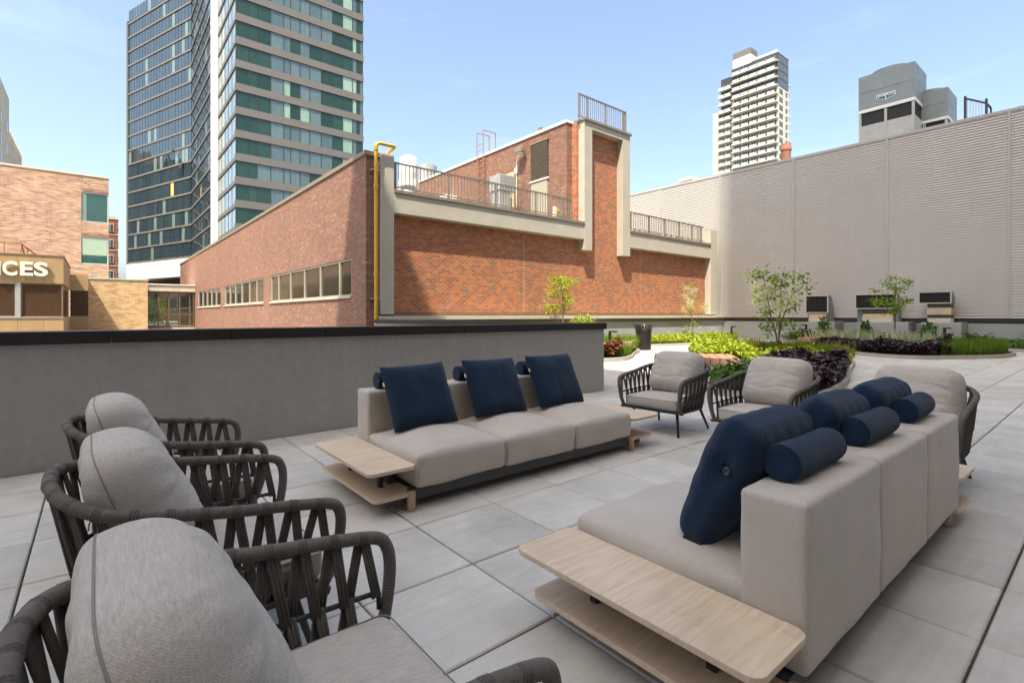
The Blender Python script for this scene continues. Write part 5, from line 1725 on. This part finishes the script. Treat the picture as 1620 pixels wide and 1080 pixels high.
BEDS = {}
def bed(key, poly, m='kerb'):
    poly = smooth_poly(poly, 5)
    mb, inn = kerb_ring(poly, 0.07, -0.03, 0.11)
    k = mb.build('planter_kerb', M[m]); tag(k, kind='structure')
    s_ = MB().prism(inn, -0.03, 0.09).build('planter_soil', M['soil']); tag(s_, kind='structure')
    BEDS[key] = inn
bed('a', [(7.4, 14.3), (7.4, 11.5), (9.6, 9.7), (11.3, 9.1), (12.3, 9.35), (13.6, 10.2), (14.9, 11.0), (15.1, 12.0), (14.8, 13.2), (14.6, 14.3)])
bed('b', [(17.0, 14.3), (16.9, 13.2), (17.6, 12.4), (18.8, 12.1), (20.4, 11.95), (22.2, 11.85), (24.2, 12.1), (25.8, 12.8), (26.3, 13.5), (25.9, 14.3)])
bed('c', [(8.5, 3.05), (7.8, 3.8), (8.1, 4.6), (9.2, 5.2), (11.0, 6.4), (13.0, 7.9), (15.2, 9.3), (17.0, 10.1), (18.2, 9.6), (18.6, 8.4), (18.0, 7.0), (17.0, 5.4), (15.6, 4.6), (13.2, 3.95), (10.6, 3.25)])
bed('d', [(21.4, 8.3), (20.0, 7.0), (19.3, 5.8), (18.65, 4.7), (18.75, 4.0), (19.2, 3.55), (20.6, 2.65), (21.9, 2.25), (23.6, 2.4), (24.2, 3.4), (24.1, 5.0), (23.6, 7.2), (22.6, 8.3)])
bed('e', [(26.1, 10.6), (25.5, 9.6), (25.2, 8.2), (25.4, 6.2), (25.4, 4.5), (25.2, 2.5), (25.2, 0.5), (27.75, 0.3), (27.75, 10.7)])

def mound(pts, h, Lr, Wr, tilt=0.5, base=0.09, nscale=0.9, seed=0.0, droop=0.3, noise_amt=0.6):
    n = len(pts)
    hz = np.array([h * (1 - noise_amt + noise_amt * (0.5 + 0.9 * noise.noise(Vector((p[0] * nscale * 2.2 + seed, p[1] * nscale * 2.2, 0))))) for p in pts])
    hz = np.clip(hz, 0.05, None)
    z = base + hz * (0.35 + 0.65 * rng.random(n) ** 0.6)
    P = np.stack([pts[:, 0], pts[:, 1], z], 1)
    a = rng.random(n) * 2 * np.pi
    D = np.stack([np.cos(a), np.sin(a), rng.normal(0.15, tilt, n) - droop * rng.random(n)], 1)
    Ls = rng.uniform(*Lr, n); Ws = rng.uniform(*Wr, n)
    V, F = leaves(P, D, Ls, Ws, up=np.array([0, 0, 1.0]))
    return V, F

def blades(pts, h, w, lean=0.35, base=0.09):
    n = len(pts)
    P = np.stack([pts[:, 0], pts[:, 1], np.full(n, base)], 1)
    a = rng.random(n) * 2 * np.pi
    k = rng.random(n) * lean
    D = np.stack([np.cos(a) * k, np.sin(a) * k, np.ones(n)], 1)
    return leaves(P, D, rng.uniform(h * 0.55, h * 1.1, n), rng.uniform(w * 0.7, w * 1.3, n), fold=0.3)

def circ(c, r, n, sq=1.0):
    a = rng.random(n) * 2 * np.pi; q = np.sqrt(rng.random(n)) * r
    return np.stack([c[0] + q * np.cos(a), c[1] + q * np.sin(a) * sq], 1)

def clip(pts, key):
    return np.array([p for p in pts if in_poly(p, BEDS[key])]).reshape(-1, 2)

def cover(name, parts, mats):
    o = leaf_mesh(name, parts, mats); tag(o, kind='stuff'); return o

# ground covers
pA = clip(sample_poly([(7.5, 14.2), (7.5, 11.6), (10, 9.6), (13, 9.8), (15, 11.2), (14.6, 14.2)], 2600), 'a')
cover('lime_ground_cover', [mound(pA, 0.34, (.10, .19), (.06, .11), seed=1.0)], [M['leaf_hosta']])
cover('grass_mound', [blades(clip(circ((13.5, 10.75), 1.15, 2600, .8), 'a'), 0.62, 0.016, .5), blades(clip(circ((12.2, 9.9), .8, 1300, .7), 'a'), 0.5, 0.016, .55)], [M['grass']])
pB = clip(sample_poly(BEDS['b'], 6500), 'b')
cover('lime_hosta_bed', [mound(pB, 0.33, (.09, .17), (.06, .11), seed=3.0, tilt=.7)], [M['leaf_hosta']])
pC = clip(sample_poly([(12.6, 7.2), (15.2, 9.2), (17.0, 10.0), (18.1, 9.5), (18.2, 8.4), (16.6, 8.0), (14.2, 6.6)], 4600), 'c')
cover('lime_hosta_patch', [mound(pC, 0.38, (.10, .19), (.06, .115), seed=5.0, tilt=.7)], [M['leaf_hosta']])
pP = clip(sample_poly([(8.3, 3.6), (8.6, 3.0), (10.6, 3.2), (13.2, 3.9), (13.4, 4.8), (11.8, 5.2), (10.0, 4.5), (8.6, 4.0)], 7500), 'c')
cover('dark_purple_leaf_bed', [mound(pP, 0.46, (.07, .125), (.065, .11), seed=7.0, droop=0.15)], [M['leaf_purple']])
cover('golden_grass_tufts', [blades(clip(circ(c, .38, 330), 'c'), .5, .02, .7) for c in ((17.2, 8.1), (17.6, 6.7), (15.4, 4.6), (14.3, 3.7), (16.4, 5.4))], [M['grass_gold']])
cover('green_grass_tufts', [blades(clip(circ(c, .55, 520), 'c'), .42, .016, .6) for c in ((17.0, 6.9), (16.7, 6.1), (16.0, 5.1), (17.6, 7.6), (15.2, 5.4))], [M['grass']])
pL = clip(np.concatenate([circ((14.5, 4.9), .8, 420), circ((15.6, 5.6), .8, 380), circ((13.6, 5.6), 1.0, 500)]), 'c')
cover('lime_leaf_patch', [mound(pL, 0.36, (.10, .18), (.06, .11), seed=9.0)], [M['leaf_hosta']])
cover('dark_green_leaf_clump', [mound(clip(circ((8.35, 4.25), .5, 420), 'c'), 0.46, (.12, .2), (.07, .11), seed=10.0)], [M['leaf_green']])
pD = clip(sample_poly([(18.7, 4.7), (18.8, 3.9), (19.6, 3.3), (20.6, 3.4), (20.9, 4.6), (21.2, 6.2), (21.0, 7.6), (20.0, 6.9)], 7000), 'd')
cover('dark_purple_leaf_border', [mound(pD, 0.46, (.07, .125), (.065, .11), seed=11.0, droop=0.15)], [M['leaf_purple']])
pS = clip(sample_poly([(20.6, 3.8), (22.0, 3.9), (22.6, 5.5), (22.6, 7.6), (21.2, 7.9), (21.2, 6.2)], 1500), 'd')
cover('pale_spike_border', [blades(pS, .70, .05, .3)], [M['leaf_sage']])
pG = clip(sample_poly([(19.5, 3.5), (20.6, 2.75), (21.9, 2.35), (23.5, 2.5), (23.9, 3.3), (22.0, 3.7), (20.4, 3.8)], 7000), 'd')
cover('lawn_grass_bed', [blades(pG, .46, .014, .35)], [M['grass']])
pX = clip(sample_poly([(21.2, 8.2), (19.9, 7.1), (20.6, 6.8), (22.6, 8.0)], 500), 'd')
cover('green_edge_leaves', [mound(pX, .34, (.1, .18), (.06, .1), seed=12.0)], [M['leaf_green']])
pE = clip(sample_poly(BEDS['e'], 4200), 'e')
cover('green_border_leaves', [mound(pE, .36, (.1, .19), (.06, .11), seed=13.0)], [M['leaf_green']])
pE2 = clip(np.concatenate([circ(c, .55, 330) for c in ((26.0, 9.7), (26.2, 8.6), (26.2, 6.6), (26.0, 5.7), (26.1, 4.9))]), 'e')
cover('purple_border_leaves', [mound(pE2, .55, (.1, .17), (.1, .14), seed=14.0)], [M['leaf_purple']])
pR = clip(circ((17.35, 7.0), .45, 240), 'c')
cover('red_leaf_clump', [mound(pR, .36, (.07, .12), (.06, .09), seed=15.0)], [leaf_mat('crimson_leaves', [(0.22, 0.02, 0.02), (0.30, 0.05, 0.03), (0.14, 0.015, 0.015)])])

# single plants
def shrub(name, label, cat, c, parts, mats, stem_h=0.3):
    t = thing(name, label, cat, (c[0], c[1], 0.08))
    sh = [(V - np.array([c[0], c[1], 0.08]), F, *r) for V, F, *r in parts]
    leaf_mesh('foliage', sh, mats, t)
    MB().tube([(0, 0, -0.05), (0.01, 0.01, stem_h)], [.014, .008], n=6).build('stem', M['bark'], t)
    return t
q = circ((11.55, 9.75), .5, 620)
shrub('bronze_shrub', 'low rounded coral bells with coppery bronze leaves at the corner of parapet', 'plant', (11.55, 9.75), [mound(q, .62, (.09, .15), (.09, .13), seed=2.0)], [M['leaf_bronze']])
def ball(c, r, n, Lr, Wr, zc):
    d = rng.normal(size=(n, 3)); d /= np.linalg.norm(d, axis=1, keepdims=True)
    q_ = rng.random(n) ** 0.4 * r
    P = np.array([c[0], c[1], zc]) + d * q_[:, None] * np.array([1, 1, 1.15])
    return leaves(P, d + rng.normal(size=(n, 3)) * .6, rng.uniform(*Lr, n), rng.uniform(*Wr, n))
shrub('lime_shrub', 'yellow green shrub rising behind the short bollard light near the parapet end', 'shrub', (12.45, 11.4), [ball((12.45, 11.4), .52, 900, (.09, .16), (.03, .06), .72)], [M['leaf_lime']], .5)
def rosette(c, n, ln, w, zb=.2, rise=.5):
    a = rng.random(n) * 2 * np.pi
    D = np.stack([np.cos(a), np.sin(a), rng.uniform(rise * .4, rise * 1.6, n)], 1)
    P = np.stack([np.full(n, c[0]), np.full(n, c[1]), np.full(n, zb)], 1)
    out = []
    for s_ in np.linspace(0.15, 0.95, 7):
        Dn = D / np.linalg.norm(D, axis=1, keepdims=True)
        Q = P + Dn * (ln * s_) - np.array([0, 0, 1.0]) * (ln * .28 * s_ ** 2)
        sdv_ = np.cross(Dn, [0, 0, 1.0])
        for sg in (-1, 1):
            out.append(leaves(Q, Dn * .6 + sdv_ * sg, np.full(n, w * (1.25 - s_)), np.full(n, w * .4 * (1.2 - s_ * .5)), up=np.array([0, 0, 1.0])))
    return out
for c, lab in (((25.9, 3.6), 'feathery fern standing above the border leaves beside the stacked vent'), ((25.9, 1.9), 'feathery fern by the grey wall farthest toward the open paving')):
    shrub('fern', lab, 'fern', c, rosette(c, 16, .75, .2, .3, .8), [M['leaf_green']], .3)
for c, h, lab in (((25.6, 8.75), .95, 'dark green conical shrub in front of the square gooseneck vent'), ((25.9, 7.2), .75, 'leafy dark shrub in front of the wide gooseneck vent'),
                  ((25.9, 5.05), .72, 'flat topped leafy plant in front of the stacked narrow vent')):
    pr_ = []
    for k in range(5):
        z = .15 + h * (k + .6) / 5
        pr_.append(ball(c, .30 * (1.15 - k / 6), 60, (.12, .2), (.05, .09), z))
    shrub('border_shrub', lab, 'shrub', c, pr_, [M['leaf_green']], h)

# small trees: clumps given as (sideways, height, depth) from the base, in metres
RT = Vector((cT, -sT, 0)); FW = Vector((sT, cT, 0))
def tree(label, base, clumps, lm, leaf_n, Lr, Wr, stems, flowers=(), fl_n=0, group=None, spread=0.2):
    t = thing('small_tree', label, 'tree', (base[0], base[1], 0.05), 0, group)
    tr = MB()
    for st in stems:
        pts = catmull([tuple(RT * a + FW * b + Vector((0, 0, h))) for a, h, b in st], 6)
        tr.tube(pts, list(np.linspace(.030 if len(st) > 3 else .016, .007, len(pts))), n=7)
    tr.build('trunk', M['bark'], t, smooth='all')
    tw = MB(); P = []
    trunk_pts = [RT * a + FW * b + Vector((0, 0, h)) for st in stems for a, h, b in st[1:]]
    for a, h, b in clumps:
        c = RT * a + FW * b + Vector((0, 0, h))
        low = [p for p in trunk_pts if p.z < c.z + .05] or trunk_pts
        n_ = min(low, key=lambda p: (p - c).length)
        mid_ = (n_ + c) / 2 + Vector((0, 0, .03))
        tw.tube(catmull([tuple(n_), tuple(mid_), tuple(c)], 4), list(np.linspace(.008, .003, 9)), n=5)
    tw.build('branches', M['bark'], t)
    parts = []
    for a, h, b in clumps:
        c = np.array(RT * a + FW * b + Vector((0, 0, h)))
        n = leaf_n
        off_ = rng.normal(size=(n, 3)) * np.array([spread, spread, spread * .7]) * .62
        d = off_ + rng.normal(size=(n, 3)) * .08 + np.array([0, 0, -.10])
        parts.append(leaves(c + off_, d, rng.uniform(*Lr, n), rng.uniform(*Wr, n)))
    leaf_mesh('crown', parts, [lm], t)
    if len(flowers):
        fp = []
        for a, h, b in flowers:
            c = np.array(RT * a + FW * b + Vector((0, 0, h)))
            off_ = rng.normal(size=(fl_n, 3)) * spread * .55
            fp.append(leaves(c + off_, rng.normal(size=(fl_n, 3)) + np.array([0, 0, -1.2]), rng.uniform(.04, .085, fl_n), rng.uniform(.010, .02, fl_n)))
        leaf_mesh('blossom', fp, [M['flower']], t)
    return t
k1 = 16.9 / 799.
def cl(pts, bx, by, k, dr=.35):
    return [((x - bx) * k, (by - y) * k, random.uniform(-dr, dr)) for x, y in pts]
tree('small fringe tree with white blossom among the leaves, in the bed behind the far armchairs', (17.6, 7.4),
     cl([(1196, 441), (1208, 434), (1216, 446), (1228, 440), (1238, 446), (1246, 436), (1255, 446), (1263, 440), (1216, 460), (1232, 458), (1244, 452), (1252, 468), (1277, 456), (1270, 466),
         (1194, 460), (1206, 478), (1222, 474), (1233, 480), (1262, 484), (1250, 492), (1205, 497), (1214, 496), (1215, 520), (1222, 514), (1228, 516), (1253, 514), (1262, 526), (1258, 552), (1217, 528), (1238, 512), (1200, 436), (1250, 452)], 1232, 562, k1),
     M['leaf_tree'], 24, (.09, .17), (.05, .08),
     [[(0, 0, 0), (.03, .3, 0), (.06, .75, .03), (.10, 1.3, .05), (.13, 1.9, .06), (.16, 2.4, .06)], [(.0, .25, 0), (-.10, .7, -.03), (-.28, 1.3, -.05), (-.40, 1.9, -.1), (-.5, 2.4, -.1)], [(.05, .6, .03), (.28, 1.3, .12), (.5, 1.7, .2), (.7, 2.1, .2)]],
     cl([(1200, 456), (1208, 466), (1197, 470), (1214, 474), (1222, 468), (1236, 466), (1244, 474), (1250, 480), (1238, 484), (1226, 488), (1206, 486), (1198, 483), (1256, 474), (1230, 492)], 1232, 562, k1), 230, spread=.16)
k2 = 18.5 / 799.
tree('slim green tree with tiered leafy branches before the wide gooseneck vent', (22.6, 5.38),
     cl([(1419, 442), (1410, 450), (1426, 450), (1434, 448), (1402, 459), (1416, 460), (1396, 463), (1424, 466), (1384, 478), (1392, 481), (1402, 484), (1412, 486), (1380, 484), (1422, 478), (1436, 478), (1428, 486), (1414, 494), (1404, 496), (1420, 456)], 1416, 557, k2),
     M['leaf_tree'], 44, (.07, .13), (.032, .055), [[(0, 0, 0), (0, .8, 0), (.02, 1.5, .02), (.05, 2.1, .03), (.06, 2.6, 0)], [(0, 1.25, 0), (-.25, 1.55, .1), (-.6, 1.75, .1)], [(0, 1.2, 0), (.2, 1.5, .1), (.4, 1.75, 0)]], spread=.135)
k3 = 19.5 / 799.
tree('young lime green tree lit by the sun in front of the orange brick wall', (13.8, 13.75),
     cl([(868, 443), (876, 441), (884, 440), (892, 443), (900, 445), (872, 452), (882, 452), (890, 455), (868, 463), (876, 466), (888, 466), (892, 474), (889, 480), (862, 483), (872, 484), (866, 490), (889, 488)], 884, 549, k3),
     M['leaf_lime'], 60, (.07, .13), (.04, .065), [[(0, 0, 0), (.02, .8, 0), (.05, 1.5, .02), (0, 2.1, 0), (-.05, 2.6, 0)], [(.02, 1.3, 0), (-.2, 1.6, 0), (-.4, 1.75, 0)]], spread=.17)
k4 = 26.3 / 799.
tree('young white flowering tree before the brick wall near the corner fin', (22.9, 13.75),
     cl([(1086, 457), (1094, 460), (1082, 470), (1098, 470), (1090, 482), (1096, 486), (1083, 492), (1116, 488), (1112, 496), (1090, 500), (1086, 523), (1097, 516)], 1094, 541, k4),
     M['leaf_lime'], 26, (.07, .12), (.04, .06), [[(0, 0, 0), (.05, .7, 0), (.0, 1.3, .02), (-.06, 2.0, 0), (-.06, 2.6, 0)], [(.03, .8, 0), (.35, 1.2, 0), (.7, 1.55, 0)]],
     cl([(1088, 462), (1092, 468), (1086, 474), (1094, 478), (1090, 486), (1096, 490), (1082, 494), (1114, 490), (1118, 494), (1087, 482), (1098, 466)], 1094, 541, k4), 120, spread=.17)

# benches, bollards, litter bin
def bench(label, c, length, width, ang, boards, z=0.47):
    t = thing('timber_bench', label, 'bench', (c[0], c[1], 0), ang, 'timber slab benches in the garden')
    w = length / boards
    me = MB().box(-w / 2 + .006, w / 2 - .006, -width / 2, width / 2, z - .15, z).mesh('board', M['bench'], bev=.008)
    for k in range(boards):
        link('board', me, t, (-length / 2 + w * (k + .5), 0, random.uniform(-.002, .002)))
    for s_ in (-1, 1):
        MB().box(s_ * length * .36 - .12, s_ * length * .36 + .12, -width * .36, width * .36, 0, z - .152).build('support', M['dark_metal'], t)
    return t
bench('timber slab bench beside the black litter bin', (13.35, 10.45), 2.3, .62, R(33), 8)
bench('timber slab bench just behind the gap between two far armchairs', (9.62, 5.72), 1.6, 1.15, R(124), 9)
bench('timber slab bench at the near end of the central garden bed', (21.15, 7.25), 1.9, .55, R(-22), 8)
bench('timber slab bench near the wall, in front of the plinth under the wide vent', (24.75, 7.3), 1.75, .55, R(-62), 7)

def bollard(label, c, rz, h=.72):
    t = thing('bollard_light', label, 'bollard light', (c[0], c[1], 0), rz, 'short black bollard lights in the beds')
    MB().box(-.035, .035, -.035, .035, 0, h).build('post', M['black_metal'], t)
    hd = MB().box(-.035, .22, -.04, .04, h + .001, h + .045).build('light_head', M['black_metal'], t, bev=.004)
    MB().box(.06, .2, -.028, .028, h - .004, h + .0005).build('lens', M['white_metal'], hd)
    return t
bollard('black bollard light rising from the grass beside the end of the parapet', (12.15, 10.05), R(-40), .78)
bollard('black bollard light at the tip of the lime bed under the brick wall', (25.35, 12.95), R(-40), .68)
bollard('black bollard light in the wall border near the square gooseneck vent', (25.75, 9.55), R(140), .82)
bollard('black bollard light behind the grass bed, near the stacked vent', (25.3, 4.45), R(-40), .78)

lb = thing('litter_bin', 'black slatted litter bin with a flared rim by the path', 'litter bin', (15.85, 11.5, 0))
prof = [(.27, .03), (.28, .3), (.285, .6), (.30, .75), (.345, .86), (.40, .95)]
n_s = 22
for k in range(n_s):
    a0 = 2 * math.pi * k / n_s; da = .105
    mb = MB(); row = []
    for r_, z in prof:
        row.append([(r_ * math.cos(a0 - da), r_ * math.sin(a0 - da), z), (r_ * math.cos(a0 + da), r_ * math.sin(a0 + da), z),
                    ((r_ - .012) * math.cos(a0 + da), (r_ - .012) * math.sin(a0 + da), z), ((r_ - .012) * math.cos(a0 - da), (r_ - .012) * math.sin(a0 - da), z)])
    for p, q in zip(row[:-1], row[1:]):
        mb.add(p + q, [(i, (i + 1) % 4, 4 + (i + 1) % 4, 4 + i) for i in range(4)])
    mb.add(row[0] + row[-1], [(3, 2, 1, 0), (4, 5, 6, 7)])
    mb.build('slat', M['black_metal'], lb)
def hoop(r, z, h=.03):
    return MB().lathe([(r - .008, z), (r, z), (r, z + h), (r - .008, z + h), (r - .008, z)], n=28)
hoop(.27, .02).build('bottom_hoop', M['black_metal'], lb)
hoop(.292, .70).build('upper_hoop', M['black_metal'], lb)
hoop(.258, .35, .2).build('middle_hoop', M['black_metal'], lb)
MB().lathe([(.24, .05), (.25, .68), (.235, .68), (.225, .08)], n=22).build('liner', M['black'], lb)

shrub('courtyard_shrub', 'bright green shrub glimpsed through the glazed entrance', 'shrub', (4.0, 56.5), [ball((4.0, 56.5), 1.1, 900, (.2, .34), (.1, .16), 1.6)], [M['leaf_lime']], 1.2)
